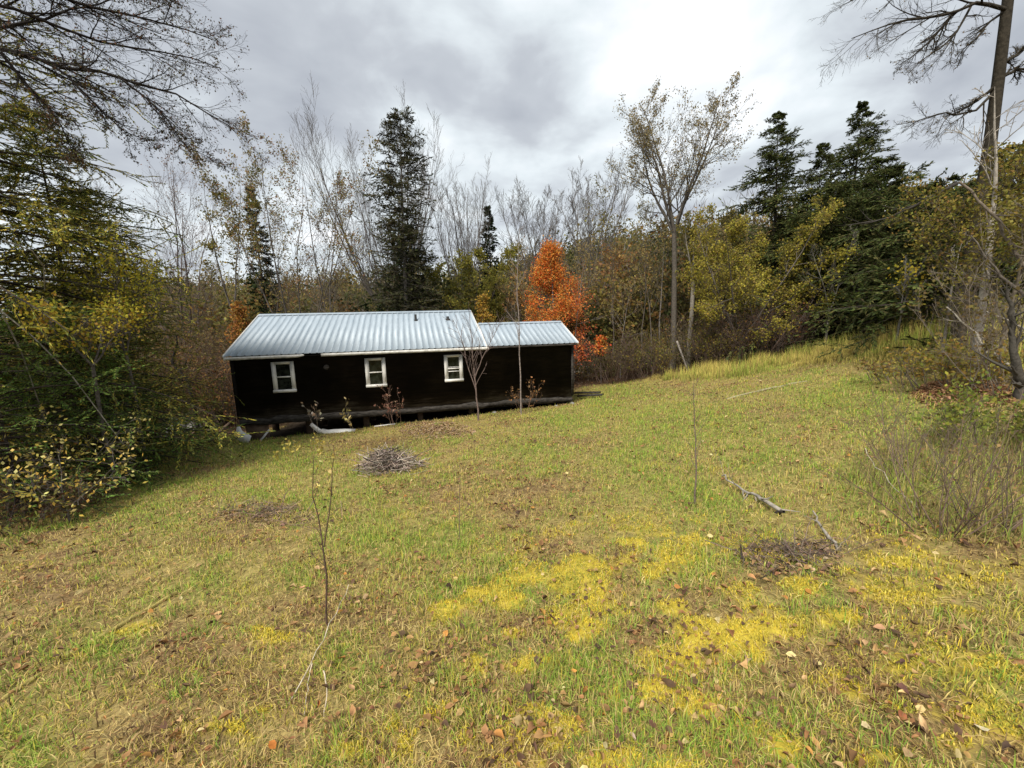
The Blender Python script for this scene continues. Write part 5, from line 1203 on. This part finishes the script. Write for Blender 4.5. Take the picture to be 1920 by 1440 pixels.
shrub('weed', 'low yellow leaved weed in the grass in front of the cabin left corner', 'weed', gp(535, 862), .5, 710, stems=6, spread=.9, r=.004, bark=(.3, .25, .15), cols=[(.58, .50, .12), (.50, .42, .10)], nleaf=60, lsize=(.10, .06), m1=3, m2=2, rad0=.3)
shrub('weed', 'yellow leaved weed in the grass below the white gutter pieces', 'weed', gp(600, 850), .42, 711, stems=5, spread=.8, r=.004, bark=(.3, .25, .15), cols=[(.62, .54, .16), (.54, .46, .10)], nleaf=44, lsize=(.10, .06), m1=3, m2=2, rad0=.25)
# pale sticks, left foreground
stick('pale_stick', 'long pale forked stick leaning over the grass at the foot of the dark sapling', [gp(545, 1318) + ZZ * .01, gp(580, 1262) + ZZ * .04, gp(625, 1180) + ZZ * .09, gp(655, 1120) + ZZ * .13], .0035, .002, (.58, .50, .38), 'stick', 40, n=10)
stick('pale_stick', 'short pale stick beside the lower end of the long forked one', [gp(585, 1255) + ZZ * .04, gp(576, 1300) + ZZ * .02, gp(570, 1340) + ZZ * .01], .003, .0022, (.56, .48, .36), 'stick', 41)
stick('pale_stick', 'short pale twig right of the other two pale sticks', [gp(610, 1268) + ZZ * .05, gp(614, 1305) + ZZ * .03, gp(606, 1345) + ZZ * .01], .0032, .0022, (.54, .45, .34), 'stick', 42)

# ------------------------------------------------------------------ world: overcast sky
SUN_EL, SUN_AZ = math.radians(50), math.radians(205)       # azimuth clockwise from +Y
W = bpy.data.worlds.new('World'); S.world = W; W.use_nodes = True
nt = W.node_tree; nt.nodes.clear(); L = nt.links.new
out = nt.nodes.new('ShaderNodeOutputWorld'); bg = nt.nodes.new('ShaderNodeBackground'); bg.inputs['Strength'].default_value = .1
sky = nt.nodes.new('ShaderNodeTexSky'); sky.sky_type = 'NISHITA'; sky.sun_disc = False; sky.sun_elevation = SUN_EL; sky.sun_rotation = SUN_AZ
tc = nt.nodes.new('ShaderNodeTexCoord'); sx = nt.nodes.new('ShaderNodeSeparateXYZ'); L(tc.outputs['Generated'], sx.inputs[0])
def M(op, a, b=None, c=None):
    n = nt.nodes.new('ShaderNodeMath'); n.operation = op
    for i, v in enumerate((a, b, c)):
        if v is None: continue
        if isinstance(v, (int, float)): n.inputs[i].default_value = v
        else: L(v, n.inputs[i])
    return n.outputs[0]
zc = M('ADD', M('MAXIMUM', sx.outputs['Z'], 0.0), .22)
cx = M('DIVIDE', sx.outputs['X'], zc); cy = M('DIVIDE', sx.outputs['Y'], zc)
cb = nt.nodes.new('ShaderNodeCombineXYZ'); L(cx, cb.inputs[0]); L(cy, cb.inputs[1])
def noise(scale, detail, rough, dist, off):
    mp = nt.nodes.new('ShaderNodeMapping'); mp.inputs['Location'].default_value = off; L(cb.outputs[0], mp.inputs[0])
    n = nt.nodes.new('ShaderNodeTexNoise'); n.inputs['Scale'].default_value = scale; n.inputs['Detail'].default_value = detail; n.inputs['Roughness'].default_value = rough; n.inputs['Distortion'].default_value = dist
    L(mp.outputs[0], n.inputs['Vector']); return n.outputs['Fac']
n1 = noise(1.25, 5, .5, .2, (3.1, 1.7, 0)); n2 = noise(3.2, 6, .5, .25, (7.3, 2.2, 0))
den = M('ADD', M('MULTIPLY', n1, .58), M('MULTIPLY', n2, .42))
# brighter and darker cloud patches around set directions in the sky
def lobe(px, py, p):
    d = ray(px, py); d = d / np.linalg.norm(d)
    vm = nt.nodes.new('ShaderNodeVectorMath'); vm.operation = 'DOT_PRODUCT'; L(tc.outputs['Generated'], vm.inputs[0]); vm.inputs[1].default_value = tuple(d)
    return M('POWER', M('MAXIMUM', vm.outputs['Value'], 0.0), p)
den = M('ADD', den, M('MULTIPLY', lobe(1190, 60, 42), .20))
den = M('SUBTRACT', den, M('MULTIPLY', lobe(720, 120, 40), .05))
den = M('SUBTRACT', den, M('MULTIPLY', lobe(1010, 230, 160), .09))
hz = M('POWER', M('SUBTRACT', 1.0, M('MAXIMUM', sx.outputs['Z'], 0.0)), 5.0)
den = M('ADD', den, M('MULTIPLY', hz, .12))
cr = nt.nodes.new('ShaderNodeValToRGB'); L(den, cr.inputs[0]); e = cr.color_ramp.elements
e[0].position = .36; e[0].color = (.36, .385, .43, 1); e[1].position = .72; e[1].color = (.97, .98, 1.0, 1)
x = e.new(.47); x.color = (.46, .49, .53, 1); x = e.new(.57); x.color = (.66, .715, .745, 1)
sc = nt.nodes.new('ShaderNodeVectorMath'); sc.operation = 'SCALE'; L(cr.outputs[0], sc.inputs[0]); sc.inputs['Scale'].default_value = 13.2
mx = nt.nodes.new('ShaderNodeMixRGB'); mx.inputs[0].default_value = .93; L(sky.outputs[0], mx.inputs[1]); L(sc.outputs[0], mx.inputs[2])
L(mx.outputs[0], bg.inputs[0]); L(bg.outputs[0], out.inputs[0])
sl = bpy.data.lights.new('sun', 'SUN'); sl.energy = 5.0; sl.angle = math.radians(20); sl.color = (1, .93, .81)
so = bpy.data.objects.new('sun', sl); COL.objects.link(so)
d = np.array([math.sin(SUN_AZ) * math.cos(SUN_EL), math.cos(SUN_AZ) * math.cos(SUN_EL), math.sin(SUN_EL)])
from mathutils import Vector
so.rotation_euler = Vector(tuple(-d)).to_track_quat('-Z', 'Y').to_euler()

# ------------------------------------------------------------------ camera
cd = bpy.data.cameras.new('camera'); cd.sensor_fit = 'HORIZONTAL'; cd.sensor_width = 36; cd.lens = FPX / 1920 * 36; cd.clip_start = .05; cd.clip_end = 3000
co = bpy.data.objects.new('camera', cd); COL.objects.link(co)
mw = np.eye(4); mw[:3, 0] = RR; mw[:3, 1] = UU; mw[:3, 2] = -F
co.matrix_world = Matrix(mw.tolist())
S.camera = co
S.view_settings.view_transform = 'Standard'; S.view_settings.look = 'None'; S.view_settings.exposure = 0
S.cycles.max_bounces = 4; S.cycles.diffuse_bounces = 2; S.cycles.glossy_bounces = 2; S.cycles.transmission_bounces = 3
